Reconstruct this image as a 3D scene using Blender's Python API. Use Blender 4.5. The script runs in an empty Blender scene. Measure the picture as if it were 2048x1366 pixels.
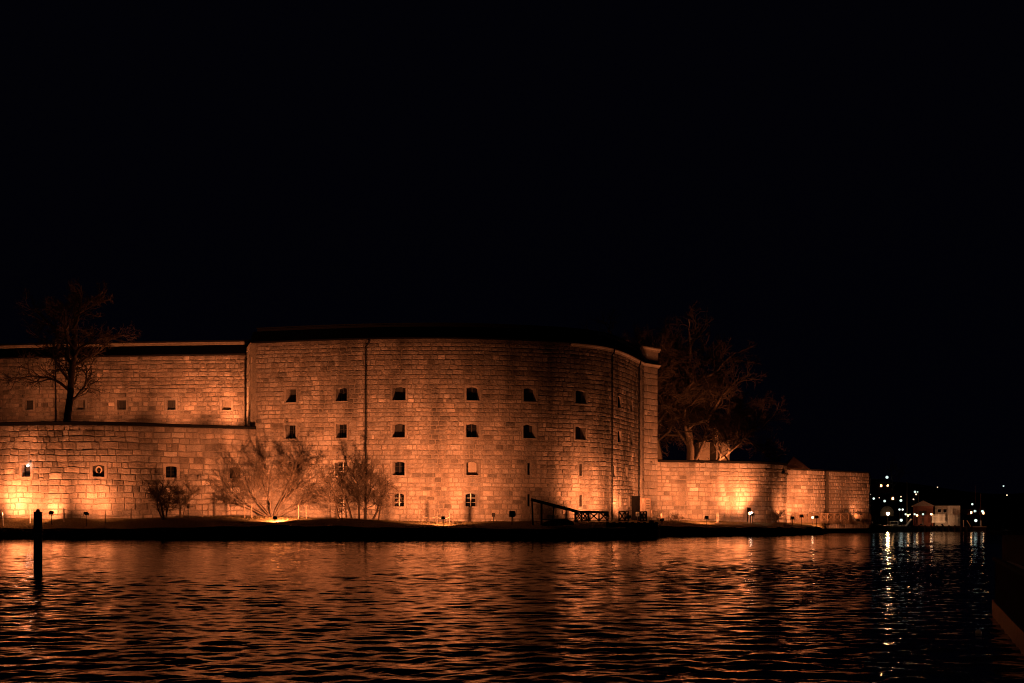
import bpy, math, random
import numpy as np
from mathutils import Vector, Matrix
R = random.Random(11)
C = bpy.context.scene.collection
SC = bpy.context.scene

# ------------------------------------------------------------------ camera, sky, exposure
F = 2275.0; CX = 1024.0; HY = 1040.0; CAMH = 1.8
cam = bpy.data.cameras.new('camera'); co = bpy.data.objects.new('camera', cam); C.objects.link(co)
cam.sensor_width = 36.0; cam.lens = 36.0 * F / 2048.0
cam.shift_y = (HY - 683.0) / 2048.0
cam.clip_start = 0.2; cam.clip_end = 5000
co.location = (0, 0, CAMH); co.rotation_euler = (math.radians(90), 0, 0)
SC.camera = co
world = bpy.data.worlds.new('World'); SC.world = world; world.use_nodes = True
wn = world.node_tree; bg = wn.nodes['Background']
sky = wn.nodes.new('ShaderNodeTexSky'); sky.sky_type = 'NISHITA'; sky.sun_disc = False
sky.sun_elevation = math.radians(-5); sky.sun_rotation = math.radians(200)
bg.inputs['Strength'].default_value = 0.05
wn.links.new(sky.outputs[0], bg.inputs['Color'])
glow = wn.nodes.new('ShaderNodeBackground'); glow.inputs['Color'].default_value = (.28, .3, 1, 1); glow.inputs['Strength'].default_value = .0015
addb = wn.nodes.new('ShaderNodeAddShader'); wn.links.new(bg.outputs[0], addb.inputs[0]); wn.links.new(glow.outputs[0], addb.inputs[1])
wn.links.new(addb.outputs[0], wn.nodes['World Output'].inputs['Surface'])
SC.view_settings.view_transform = 'Standard'; SC.view_settings.look = 'None'
SC.view_settings.exposure = 0.0; SC.view_settings.gamma = 1.0
SC.cycles.use_denoising = True
SC.cycles.use_adaptive_sampling = False
SC.cycles.sample_clamp_indirect = 9.0
SC.cycles.max_bounces = 6
SC.cycles.filter_width = 1.1
LAMP = (1.0, 0.272, 0.088)       # low pressure orange
POWER = 3.35

# ------------------------------------------------------------------ helpers
WL = {}
def wx(px, Y): return (px - CX) / F * Y
def wz(py, Y): return CAMH + (HY - py) / F * Y
def P3(px, py, Y): return Vector((wx(px, Y), Y, wz(py, Y)))
def px_of(x, y): return CX + F * x / y
def interp(x, tab):
    return float(np.interp(x, [a for a, b in tab], [b for a, b in tab]))

def setp(o, label=None, cat=None, group=None, kind=None):
    if label: o['label'] = label
    if cat: o['category'] = cat
    if group: o['group'] = group
    if kind: o['kind'] = kind
    return o
def empty(name, loc, label, cat, group=None):
    o = bpy.data.objects.new(name, None); C.objects.link(o); o.location = loc
    o.empty_display_size = 0.3
    WL[o.name] = Vector(loc); return setp(o, label, cat, group)
def put(o, org, parent):
    WL[o.name] = Vector(org)
    if parent is not None:
        o.parent = parent; o.location = Vector(org) - WL[parent.name]
    else: o.location = org
def mobj(name, verts, faces, mat, parent=None, org=None, tone=None, smooth=False, kind=None):
    """verts are world coordinates"""
    V = np.asarray(verts, dtype=np.float64).reshape(-1, 3)
    if org is None: org = WL[parent.name] if parent is not None else Vector((0, 0, 0))
    V = V - np.array(org)
    me = bpy.data.meshes.new(name)
    if isinstance(faces, np.ndarray):
        k = faces.shape[1]; n = len(faces)
        me.vertices.add(len(V)); me.vertices.foreach_set('co', V.astype(np.float32).ravel())
        me.loops.add(n * k); me.loops.foreach_set('vertex_index', faces.astype(np.int32).ravel())
        me.polygons.add(n); me.polygons.foreach_set('loop_start', np.arange(0, n * k, k, dtype=np.int32))
        me.update(calc_edges=True)
    else:
        me.from_pydata(V.tolist(), [], faces)
    if smooth: me.polygons.foreach_set('use_smooth', [True] * len(me.polygons))
    if tone is not None:
        a = me.attributes.new('tone', 'FLOAT_COLOR', 'POINT')
        t = np.asarray(tone, dtype=np.float32)
        if t.ndim == 1: t = np.tile(t, (len(V), 1))
        a.data.foreach_set('color', np.hstack([t, np.ones((len(V), 1), np.float32)]).ravel())
    me.materials.append(mat)
    o = bpy.data.objects.new(name, me); C.objects.link(o); put(o, org, parent)
    if kind: o['kind'] = kind
    return o

class MB:
    def __init__(s): s.v = []; s.f = []
    def add(s, vs, fs):
        b = len(s.v); s.v += [tuple(v) for v in vs]; s.f += [tuple(i + b for i in f) for f in fs]; return s
    def box(s, c, d, rz=0, M=None):
        x, y, z = [q / 2 for q in d]
        p = [Vector((a, b, e)) for a in (-x, x) for b in (-y, y) for e in (-z, z)]
        m = M if M is not None else Matrix.Rotation(rz, 3, 'Z')
        p = [m @ q + Vector(c) for q in p]
        return s.add(p, [(0, 1, 3, 2), (4, 6, 7, 5), (0, 4, 5, 1), (2, 3, 7, 6), (0, 2, 6, 4), (1, 5, 7, 3)])
    def bar(s, a, b, w, h=None):
        a = Vector(a); b = Vector(b); h = h or w; d = (b - a); L = d.length; d.normalize()
        up = Vector((0, 0, 1)) if abs(d.z) < .95 else Vector((0, 1, 0))
        sx = d.cross(up).normalized(); sz = sx.cross(d)
        M = Matrix((sx, d, sz)).transposed()
        return s.box((a + b) / 2, (w, L, h), M=M)
    def tube(s, pts, rs, n=8, cap=True):
        pts = [Vector(p) for p in pts]
        if not hasattr(rs, '__len__'): rs = [rs] * len(pts)
        b = len(s.v); ref = None
        for i, p in enumerate(pts):
            d = (pts[min(i + 1, len(pts) - 1)] - pts[max(i - 1, 0)]).normalized()
            u = ref if ref is not None else (Vector((1, 0, 0)) if abs(d.x) < .8 else Vector((0, 1, 0)))
            u = (u - d * u.dot(d)).normalized(); ref = u; w = d.cross(u)
            for k in range(n):
                a = 2 * math.pi * k / n
                s.v.append(tuple(p + (u * math.cos(a) + w * math.sin(a)) * rs[i]))
        for i in range(len(pts) - 1):
            for k in range(n):
                k2 = (k + 1) % n; a = b + i * n; s.f.append((a + k, a + k2, a + n + k2, a + n + k))
        if cap:
            s.f.append(tuple(b + k for k in range(n))[::-1]); e = b + (len(pts) - 1) * n
            s.f.append(tuple(e + k for k in range(n)))
        return s
    def lathe(s, c, prof, n=16):
        b = len(s.v)
        for r, z in prof:
            for k in range(n):
                a = 2 * math.pi * k / n; s.v.append((c[0] + r * math.cos(a), c[1] + r * math.sin(a), c[2] + z))
        for i in range(len(prof) - 1):
            for k in range(n):
                k2 = (k + 1) % n; a = b + i * n; s.f.append((a + k, a + k2, a + n + k2, a + n + k))
        s.f.append(tuple(b + k for k in range(n))[::-1]); e = b + (len(prof) - 1) * n
        s.f.append(tuple(e + k for k in range(n)))
        return s
    def ball(s, c, r, n=10, m=6, sz=1.0):
        return s.lathe(c, [(max(r * math.sin(math.pi * i / m), .001), -r * sz * math.cos(math.pi * i / m)) for i in range(m + 1)], n)
    def build(s, name, mat, parent=None, org=None, tone=None, smooth=False, kind=None):
        return mobj(name, s.v, s.f, mat, parent, org, tone, smooth, kind)

# ------------------------------------------------------------------ materials
def new_mat(name):
    m = bpy.data.materials.new(name); m.use_nodes = True
    return m, m.node_tree.nodes, m.node_tree.links, m.node_tree.nodes['Principled BSDF']
def noise(N, L, scale, detail=4, rough=.6, vec=None, stretch=None):
    n = N.new('ShaderNodeTexNoise'); n.inputs['Scale'].default_value = scale
    n.inputs['Detail'].default_value = detail; n.inputs['Roughness'].default_value = rough
    g = N.new('ShaderNodeNewGeometry'); src = g.outputs['Position']
    if stretch:
        mp = N.new('ShaderNodeMapping'); mp.inputs['Scale'].default_value = stretch
        L.new(src, mp.inputs['Vector']); src = mp.outputs[0]
    L.new(src, n.inputs['Vector']); return n
def ramp(N, L, src, a, b, ca, cb):
    r = N.new('ShaderNodeMapRange'); r.inputs['From Min'].default_value = a; r.inputs['From Max'].default_value = b
    r.inputs['To Min'].default_value = ca; r.inputs['To Max'].default_value = cb
    L.new(src, r.inputs['Value']); return r.outputs[0]
def mul(N, L, a, b):
    m = N.new('ShaderNodeVectorMath'); m.operation = 'SCALE'; L.new(a, m.inputs[0]); L.new(b, m.inputs['Scale']); return m.outputs[0]
def bump(N, L, b, srcs):
    prev = None
    for src, st, dist in srcs:
        n = N.new('ShaderNodeBump'); n.inputs['Strength'].default_value = st; n.inputs['Distance'].default_value = dist
        L.new(src, n.inputs['Height'])
        if prev is not None: L.new(prev, n.inputs['Normal'])
        prev = n.outputs[0]
    L.new(prev, b.inputs['Normal'])

def stone_mat(name, rough_amp, stain=0.5):
    m, N, L, b = new_mat(name)
    at = N.new('ShaderNodeAttribute'); at.attribute_name = 'tone'
    n1 = noise(N, L, 9, 5, .7); n2 = noise(N, L, .45, 5, .65); st = noise(N, L, 1.0, 4, .6, stretch=(.55, .55, .07))
    sp = noise(N, L, 34, 2, .5)
    c = mul(N, L, at.outputs['Color'], ramp(N, L, n1.outputs[0], .3, .7, .72, 1.28))
    c = mul(N, L, c, ramp(N, L, n2.outputs[0], .32, .68, .7, 1.22))
    c = mul(N, L, c, ramp(N, L, sp.outputs[0], .35, .65, .85, 1.15))
    c = mul(N, L, c, ramp(N, L, st.outputs[0], .36, .56, 1 - stain, 1.05))
    L.new(c, b.inputs['Base Color']); b.inputs['Roughness'].default_value = .9
    b.inputs['Specular IOR Level'].default_value = .2
    nb = noise(N, L, 3.2, 6, .65)
    bump(N, L, b, [(nb.outputs[0], 1.0, rough_amp), (n1.outputs[0], .8, rough_amp * .35)])
    return m
def plain(name, col, rough=.7, amp=0.0, scale=6, var=.2, metal=0.0, spec=.3):
    m, N, L, b = new_mat(name)
    n1 = noise(N, L, scale, 5, .6); rgb = N.new('ShaderNodeRGB'); rgb.outputs[0].default_value = (*col, 1)
    L.new(mul(N, L, rgb.outputs[0], ramp(N, L, n1.outputs[0], .3, .7, 1 - var, 1 + var)), b.inputs['Base Color'])
    b.inputs['Roughness'].default_value = rough; b.inputs['Metallic'].default_value = metal
    b.inputs['Specular IOR Level'].default_value = spec
    if amp: bump(N, L, b, [(n1.outputs[0], .8, amp)])
    return m
def emit(name, col, st):
    m, N, L, b = new_mat(name)
    b.inputs['Base Color'].default_value = (.8, .8, .8, 1); b.inputs['Emission Color'].default_value = (*col, 1)
    b.inputs['Emission Strength'].default_value = st
    if st < 100: m.cycles.emission_sampling = 'NONE'
    return m

M_STONE = stone_mat('rough_granite', .17, .5)
M_STONE2 = stone_mat('split_granite', .10, .42)
M_DRESS = stone_mat('dressed_granite', .04, .15)
M_MORTAR = plain('old_mortar', (.21, .18, .15), .95, .05, 8, .35)
M_TAR = plain('black_roof', (.012, .011, .011), .9, .02, 5, .3, spec=.08)
M_IRON = plain('black_iron', (.012, .012, .012), .8, 0, 8, .3, spec=.15)
M_DARKWOOD = plain('dark_timber', (.035, .028, .022), .85, .01, 12, .4, spec=.15)
M_WOOD = plain('weathered_timber', (.16, .12, .085), .85, .01, 12, .4)
M_REDWOOD = plain('red_timber', (.16, .05, .03), .85, .01, 9, .3)
M_WHITE = plain('white_paint', (.72, .68, .62), .6, .003, 10, .12)
M_CREAM = plain('cream_plaster', (.5, .42, .33), .8, .01, 4, .2)
M_GRASS = plain('winter_grass', (.14, .115, .06), .95, .08, 7, .5, spec=.1)
M_BLADE = plain('grass_blades', (.16, .13, .065), .9, 0, 3, .4, spec=.1)
M_EARTH = plain('dark_shore', (.02, .018, .015), .97, .1, 2, .4, spec=.05)
M_BARK = plain('dark_bark', (.09, .07, .055), .95, .02, 9, .4, spec=.1)
M_BARK2 = plain('pale_bark', (.2, .16, .12), .95, .02, 9, .35, spec=.1)
M_TWIG = plain('thin_twigs', (.11, .08, .06), .95, 0, 3, .3, spec=.1)
M_GLASS, _n, _l, _b = new_mat('dark_window_glass')
_b.inputs['Base Color'].default_value = (.01, .01, .012, 1); _b.inputs['Roughness'].default_value = .06
M_FLOOD = emit('floodlight_glow', (1.0, .62, .33), 14)
M_LW = emit('white_lamp_glow', (.8, 1.0, .92), 1.0)
M_LO = emit('orange_lamp_glow', (1.0, .5, .2), 9)
M_LD = emit('dim_lamp_glow', (1.0, .62, .4), 1.6)
M_LB = emit('bright_quay_lamp_glow', (1.0, .5, .2), 330)

# water
M_WATER, N, L, b = new_mat('night_water')
b.inputs['Base Color'].default_value = (.002, .003, .004, 1); b.inputs['Roughness'].default_value = .02
b.inputs['IOR'].default_value = 1.333
w1 = noise(N, L, 1.0, 3, .5, stretch=(1.1, 3.0, 1)); w2 = noise(N, L, 1.0, 3, .55, stretch=(4.0, 9.5, 1))
bump(N, L, b, [(w1.outputs[0], 1.0, .018), (w2.outputs[0], 1.0, .004)])

# ------------------------------------------------------------------ water surface (real waves)
def make_water():
    rng = np.random.RandomState(5)
    Ys = [-60, -30, -12, -4, 1, 4]
    y = 6.0
    while y < 150: Ys.append(y); y *= 1.003
    while y < 3000: Ys.append(y); y *= 1.08
    Ys = np.array(Ys)
    us = np.concatenate([[-6, -3, -1.6, -1.0, -.75], np.linspace(-.5, .5, 460), [.75, 1.0, 1.6, 3, 6]])
    W = np.maximum(Ys, 6)
    X = us[None, :] * W[:, None]; Y = np.repeat(Ys[:, None], len(us), 1)
    dy = np.gradient(Ys)[:, None]
    Z = np.zeros_like(X); Xd = np.zeros_like(X)
    n = 150
    lam = np.exp(rng.uniform(math.log(.12), math.log(1.05), n))
    ang = rng.normal(0, .62, n) + .05
    slope = .0088 * np.where(lam > .7, (.7 / lam) ** .5, 1.0) * np.where(lam < .6, (lam / .6) ** .4, 1.0)
    grp = 0.8 + 0.3 * np.sin(X * .11 + .6 * np.sin(Y * .07)) * np.sin(Y * .19 + X * .03)
    for i in range(n):
        k = 2 * math.pi / lam[i]; a = slope[i] / k * 1.9
        att = np.clip((lam[i] / np.maximum(dy, .01) - 2.2) / 2.0, 0, 1)
        ph = k * (X * math.sin(ang[i]) + Y * math.cos(ang[i])) + rng.uniform(0, 6.28)
        s = np.sin(ph)
        Z += a * att * (s + .22 * np.cos(2 * ph)) * grp
    Z *= np.clip((np.abs(us)[None, :] < .6), 0, 1)
    nr, nc = X.shape
    V = np.stack([X, Y, Z], -1).reshape(-1, 3)
    ii = (np.arange(nr - 1)[:, None] * nc + np.arange(nc - 1)[None, :]).ravel()
    Fq = np.stack([ii, ii + 1, ii + nc + 1, ii + nc], 1)
    o = mobj('water', V, Fq, M_WATER, smooth=True, kind='structure')
make_water()

# ------------------------------------------------------------------ ground of the fortress island
YE = [(-600, 122), (-300, 117), (0, 113.7), (200, 112), (400, 108.5), (700, 103.5), (1150, 103.5), (1240, 106), (1314, 112), (1320, 127), (1560, 135), (1640, 145), (1655, 165), (1710, 178), (1790, 184)]
YW = [(-600, 132), (-300, 127), (-100, 120), (0, 117.8), (128, 116.3), (256, 117.8), (385, 120.6), (510, 122.5), (600, 122.1), (728, 120.8), (900, 120.1), (972, 120.8), (1049, 121.7), (1117, 122.8), (1157, 123.8), (1196, 125.5), (1223, 127.4), (1249, 130.9), (1275, 136.2), (1288, 139.2), (1315, 142.5), (1573, 149.2), (1576, 156), (1656, 160.9), (1738, 167.3), (1790, 188)]
ZB = [(-600, 1.95), (0, 1.95), (260, 1.95), (500, 1.95), (700, 1.8), (900, 1.62), (1200, 1.7), (1315, 1.75), (1400, 1.7), (1573, 1.45), (1738, 1.35), (1790, .6)]
ZE = [(-600, .95), (230, .95), (380, 1.1), (550, 1.3), (700, 1.2), (886, 1.05), (1150, 1.0), (1314, 1.1), (1400, 1.0), (1573, .85), (1655, .6), (1738, .7), (1790, .35)]
MD = [(-600, 0), (120, 0), (200, -.1), (330, .35), (450, .5), (620, .38), (720, .3), (820, 0), (1790, 0)]
def ground(px, Y):
    ye, yw = interp(px, YE), interp(px, YW)
    t = min(max((Y - ye) / (yw - ye), 0), 1)
    tt = t * t * (3 - 2 * t)
    z = interp(px, ZE) * (1 - tt) + interp(px, ZB) * tt + interp(px, MD) * math.sin(math.pi * min(t, 1)) ** 1.5
    return z + .035 * math.sin(px * .071 + Y) + .03 * math.sin(px * .023 - Y * 1.7)
def make_ground():
    cols = list(range(-600, 1791, 9)); cols += [1314, 1320, 1646, 1655]; cols = sorted(set(cols))
    V = []; n = 14
    for px in cols:
        ye, yw = interp(px, YE), interp(px, YW)
        Ysr = [ye + .5, ye + .2, ye] + [ye + (yw - ye) * (k / (n - 1)) for k in range(1, n)] + [yw + 6]
        for i, Y in enumerate(Ysr):
            z = -1.0 if i == 0 else (.25 if i == 1 else ground(px, Y))
            if i == 0: Y = ye - .6
            if i == 1: Y = ye - .3 + R.uniform(-.15, .15)
            V.append((wx(px, Y), Y, z))
    m = n + 3; Fc = []
    V = np.array(V)
    for i in range(len(cols) - 1):
        for j in range(m - 1):
            a = i * m + j; Fc.append((a, a + m, a + m + 1, a + 1))
    o = mobj('shore_ground', V, Fc, M_GRASS, smooth=False, kind='structure')
    o.data.materials.append(M_EARTH)
    for i, p in enumerate(o.data.polygons):
        if i % (m - 1) < 2: p.material_index = 1
    # grass tufts
    mb_v = []; mb_f = []
    for k in range(26000):
        px = R.uniform(-30, 1720); ye, yw = interp(px, YE), interp(px, YW)
        Y = ye + (yw - ye) * R.random(); z = ground(px, Y) - .02; x = wx(px, Y)
        h = R.uniform(.03, .09); a = R.uniform(0, math.pi); w = .03
        dx, dy = math.cos(a) * w, math.sin(a) * w; lx, ly = R.uniform(-.07, .07), R.uniform(-.07, .07)
        q = len(mb_v); mb_v += [(x - dx, Y - dy, z), (x + dx, Y + dy, z), (x + lx, Y + ly, z + h)]; mb_f.append((q, q + 1, q + 2))
    g = mobj('grass', np.array(mb_v), np.array(mb_f), M_BLADE, kind='stuff')
    g['label'] = 'short winter grass covering the bank below the walls'; g['category'] = 'grass'
make_ground()

# rocks along the waterline
def rock(c, r, rr):
    v = []; f = []
    n, m = 7, 4; b = MB()
    b.ball((0, 0, 0), 1, n, m)
    vs = [(c[0] + x * r[0] * rr.uniform(.75, 1.2), c[1] + y * r[1] * rr.uniform(.75, 1.2), c[2] + z * r[2] * rr.uniform(.75, 1.2)) for x, y, z in b.v]
    return vs, b.f
mb = MB()
for k in range(900):
    px = R.uniform(-200, 1150) if R.random() < .75 else R.uniform(1330, 1640)
    Y = interp(px, YE) - R.uniform(0, .5)
    s = R.uniform(.15, .45); v, f = rock((wx(px, Y), Y, R.uniform(-.1, .7)), (s * 1.4, s, s * .8), R); mb.add(v, f)
o = mb.build('shore_stones', M_EARTH, kind='stuff'); o['label'] = 'dark rough stones heaped along the waterline of the bank'; o['category'] = 'stones'

# ------------------------------------------------------------------ masonry walls
class Wall:
    def __init__(s, ctrl, smooth=True):
        P = np.array([(wx(px, Y), Y) for px, Y in ctrl])
        if smooth:
            pts = []
            for i in range(len(P) - 1):
                p0 = P[max(i - 1, 0)]; p1 = P[i]; p2 = P[i + 1]; p3 = P[min(i + 2, len(P) - 1)]
                for t in np.linspace(0, 1, 12, endpoint=False):
                    pts.append(.5 * ((2 * p1) + (-p0 + p2) * t + (2 * p0 - 5 * p1 + 4 * p2 - p3) * t * t + (-p0 + 3 * p1 - 3 * p2 + p3) * t ** 3))
            pts.append(P[-1]); P = np.array(pts)
            for _ in range(6):
                Q = P.copy(); Q[1:-1] = (P[:-2] + P[1:-1] * 2 + P[2:]) / 4; P = Q
        s.P = P; d = np.hypot(*np.diff(P, axis=0).T); s.S = np.concatenate([[0], np.cumsum(d)]); s.len = s.S[-1]
        t = np.gradient(P, axis=0); t /= np.hypot(t[:, 0], t[:, 1])[:, None]; s.T = t
        s.px = CX + F * P[:, 0] / P[:, 1]
    def f(s, u, z, d=0.0):
        x = np.interp(u, s.S, s.P[:, 0]); y = np.interp(u, s.S, s.P[:, 1])
        tx = np.interp(u, s.S, s.T[:, 0]); ty = np.interp(u, s.S, s.T[:, 1])
        if u < 0: x += tx * u; y += ty * u
        if u > s.len: x += tx * (u - s.len); y += ty * (u - s.len)
        return (x + ty * d, y - tx * d, z)
    def s_of(s, px): return float(np.interp(px, s.px, s.S))

def cut(cell, rects):
    out = [cell]
    for r in rects:
        nx = []
        for c in out:
            if c[1] <= r[0] or c[0] >= r[1] or c[3] <= r[2] or c[2] >= r[3]: nx.append(c); continue
            if r[0] - c[0] > .10: nx.append((c[0], r[0], c[2], c[3]))
            if c[1] - r[1] > .10: nx.append((r[1], c[1], c[2], c[3]))
            a, b_ = max(c[0], r[0]), min(c[1], r[1])
            if c[3] - r[3] > .08: nx.append((a, b_, r[3], c[3]))
            if r[2] - c[2] > .08: nx.append((a, b_, c[2], r[2]))
        out = nx
    return out

def stone_geo(w, c, rr, gap, proud, jit):
    s0, s1, z0, z1 = c; g = gap * rr.uniform(.6, 1.5) / 2
    s0 += g; s1 -= g; z0 += g; z1 -= g
    nu = 4 if s1 - s0 > .45 else 3; nv = 3 if z1 - z0 < 1.2 else 4
    base = rr.uniform(0, proud); tilt = rr.uniform(-.4, .4) * proud; tl2 = rr.uniform(-.4, .4) * proud
    ch = min(.06, (s1 - s0) * .2, (z1 - z0) * .2)
    us = [s0 + ch] + [s0 + (s1 - s0) * k / (nu - 1) for k in range(1, nu - 1)] + [s1 - ch]
    vs = [z0 + ch] + [z0 + (z1 - z0) * k / (nv - 1) for k in range(1, nv - 1)] + [z1 - ch]
    V = []
    skl = [rr.uniform(-jit, jit) for _ in range(4)]
    for j, z in enumerate(vs):
        for i, u in enumerate(us):
            fu = (u - s0) / (s1 - s0); fv = (z - z0) / (z1 - z0)
            du = rr.uniform(-jit, jit) * .5; dz = rr.uniform(-jit, jit) * .5
            d = base + tilt * (fu - .5) * 2 + tl2 * (fv - .5) * 2
            if 0 < i < nu - 1 and 0 < j < nv - 1: d += rr.uniform(0, proud * .8)
            d += rr.uniform(-.25, .25) * proud
            V.append((u + du, z + dz, d))
    nF = len(V)
    ring = [(i, 0) for i in range(nu)] + [(nu - 1, j) for j in range(1, nv)] + [(i, nv - 1) for i in range(nu - 2, -1, -1)] + [(0, j) for j in range(nv - 2, 0, -1)]
    for (i, j) in ring:
        u = s0 if i == 0 else s1 if i == nu - 1 else us[i]
        z = z0 if j == 0 else z1 if j == nv - 1 else vs[j]
        ju = rr.uniform(-jit, jit) * .4; jz = rr.uniform(-jit, jit) * .6
        if i in (0, nu - 1) and j in (0, nv - 1):
            u += ch * .35 * (1 if i == 0 else -1) ; z += ch * .35 * (1 if j == 0 else -1)
        V.append((u + ju * .5, z + jz * .5, -.11))
    Fc = []
    for j in range(nv - 1):
        for i in range(nu - 1):
            a = j * nu + i; Fc.append((a, a + 1, a + nu + 1, a + nu))
    idx = [j * nu + i for i, j in ring]; m = len(ring)
    for k in range(m):
        k2 = (k + 1) % m; Fc.append((idx[k2], idx[k], nF + k, nF + k2))
    return [w.f(v[0], wobz(v[0], v[1]), v[2]) for v in V], Fc

def tone_of(rr, base, spread):
    t = rr.gauss(1, spread)
    if rr.random() < .07: t *= 1.35
    if rr.random() < .08: t *= .62
    if rr.random() < .012: t *= 1.6
    t = max(t, .4); w = rr.uniform(-.04, .04)
    return (base[0] * t * (1 + w), base[1] * t, base[2] * t * (1 - w))

WOB = {'A': 0.0, 'h': []}
def wobz(u, z):
    if not WOB['A']: return z
    m = 1.0
    for h in WOB['h']:
        dz = max(h[2] - z, z - h[3], 0); du_ = max(h[0] - u, u - h[1], 0); m = min(m, max(dz, du_) / .9)
    m = max(min(m, 1), 0)
    return z + WOB['A'] * m * (math.sin(.55 * u + z * 1.3) + .7 * math.sin(1.25 * u - z * 2.1) + .5 * math.sin(2.9 * u + z * .7))
def masonry(root, w, z0, z1, holes, snaps, hc, lc, mat, gap, proud, jit, base, spread, u0=0, u1=None, zref=None, limit=300, thick=1.6, seed=1, name='stone', wob=0.02):
    rr = random.Random(seed); u1 = w.len if u1 is None else u1
    WOB['A'] = wob; WOB['h'] = list(holes) + [(-999, 9999, z0 - 5, z0 - .3), (-999, 9999, z1, z1 + 5)]
    zs = [z0] + sorted(z for z in snaps if z0 + .4 < z < z1 - .4) + [z1]
    zl = [z0]
    for a, b_ in zip(zs[:-1], zs[1:]):
        n = max(1, round((b_ - a) / hc)); ww = [rr.uniform(.8, 1.2) for _ in range(n)]; t = sum(ww); acc = a
        for q in ww: acc += (b_ - a) * q / t; zl.append(acc)
    cells = []
    for a, b_ in zip(zl[:-1], zl[1:]):
        u = u0 - rr.uniform(0, lc * .5)
        while u < u1:
            L_ = lc * rr.choice([.55, .75, .9, 1, 1.15, 1.35, 1.6]) * rr.uniform(.85, 1.15)
            if u + L_ > u1 - .35: L_ = u1 - u
            c = (max(u, u0), min(u + L_, u1), a, b_)
            if c[1] - c[0] > .15:
                if rr.random() < .05 and b_ - a > .6 and c[1] - c[0] > .8:
                    m = (c[0] + c[1]) / 2 + rr.uniform(-.1, .1); k = (c[2] + c[3]) / 2
                    cells += cut((c[0], m, c[2], k), holes) + cut((c[0], m, k, c[3]), holes) + cut((m, c[1], c[2], c[3]), holes)
                else: cells += cut(c, holes)
            u += L_
    def vis(c):
        x, y, z = w.f((c[0] + c[1]) / 2, (c[2] + c[3]) / 2)
        a = w.f(c[0], z); b2 = w.f(c[1], z)
        pw = abs(px_of(b2[0], b2[1]) - px_of(a[0], a[1])); pm = px_of(x, y)
        return pw * (c[3] - c[2]) / y if -10 < pm < 2060 else 0
    cells.sort(key=vis, reverse=True)
    rest = MB(); rt = []
    for i, c in enumerate(cells):
        v, f = stone_geo(w, c, rr, gap, proud, jit); t = tone_of(rr, base, spread)
        if i < limit and vis(c) > 0:
            cen = w.f((c[0] + c[1]) / 2, (c[2] + c[3]) / 2)
            mobj(name, v, f, mat, root, cen, tone=t)
        else:
            rest.add(v, f); rt += [t] * len(v)
    if rest.v: rest.build('small_stones', mat, root, tone=np.array(rt), kind='stuff')
    # mortar core with real openings, and the back of the wall
    us = sorted(set([u0, u1] + [u0 + (u1 - u0) * k / max(2, int((u1 - u0) / 1.5)) for k in range(max(2, int((u1 - u0) / 1.5)) + 1)] + [h[0] for h in holes if u0 < h[0] < u1] + [h[1] for h in holes if u0 < h[1] < u1]))
    zz = sorted(set([z0, z1] + [h[2] for h in holes if z0 < h[2] < z1] + [h[3] for h in holes if z0 < h[3] < z1]))
    V = []; Fc = []; nu, nz = len(us), len(zz)
    for z in zz:
        for u in us: V.append(w.f(u, z, -.04))
    for j in range(nz - 1):
        for i in range(nu - 1):
            mu, mz = (us[i] + us[i + 1]) / 2, (zz[j] + zz[j + 1]) / 2
            if any(h[0] < mu < h[1] and h[2] < mz < h[3] for h in holes): continue
            a = j * nu + i; Fc.append((a, a + 1, a + nu + 1, a + nu))
    q = len(V)
    for z in (z0, z1):
        for u in us: V.append(w.f(u, z, -thick))
    for i in range(nu - 1): Fc.append((q + i + 1, q + i, q + nu + i, q + nu + i + 1)); t = (nz - 1) * nu; Fc.append((t + i, t + i + 1, q + nu + i + 1, q + nu + i))
    Fc.append((0, (nz - 1) * nu, q + nu, q)); Fc.append((nu - 1, q + nu - 1, q + 2 * nu - 1, nz * nu - 1))
    mobj('wall_core', V, Fc, M_MORTAR, root)

def sweep(root, w, u0, u1, prof, mat, name, step=.8, tone=None, closed=True):
    """prof: list of (d, z) swept along the wall"""
    n = max(2, int((u1 - u0) / step)); V = []; Fc = []; m = len(prof)
    for k in range(n + 1):
        u = u0 + (u1 - u0) * k / n
        for d, z in prof: V.append(w.f(u, z, d))
    for k in range(n):
        for j in range(m if closed else m - 1):
            j2 = (j + 1) % m; Fc.append((k * m + j, k * m + j2, (k + 1) * m + j2, (k + 1) * m + j))
    if closed: Fc.append(tuple(range(m))[::-1]); Fc.append(tuple(n * m + j for j in range(m)))
    return mobj(name, V, Fc, mat, root, tone=tone)

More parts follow.
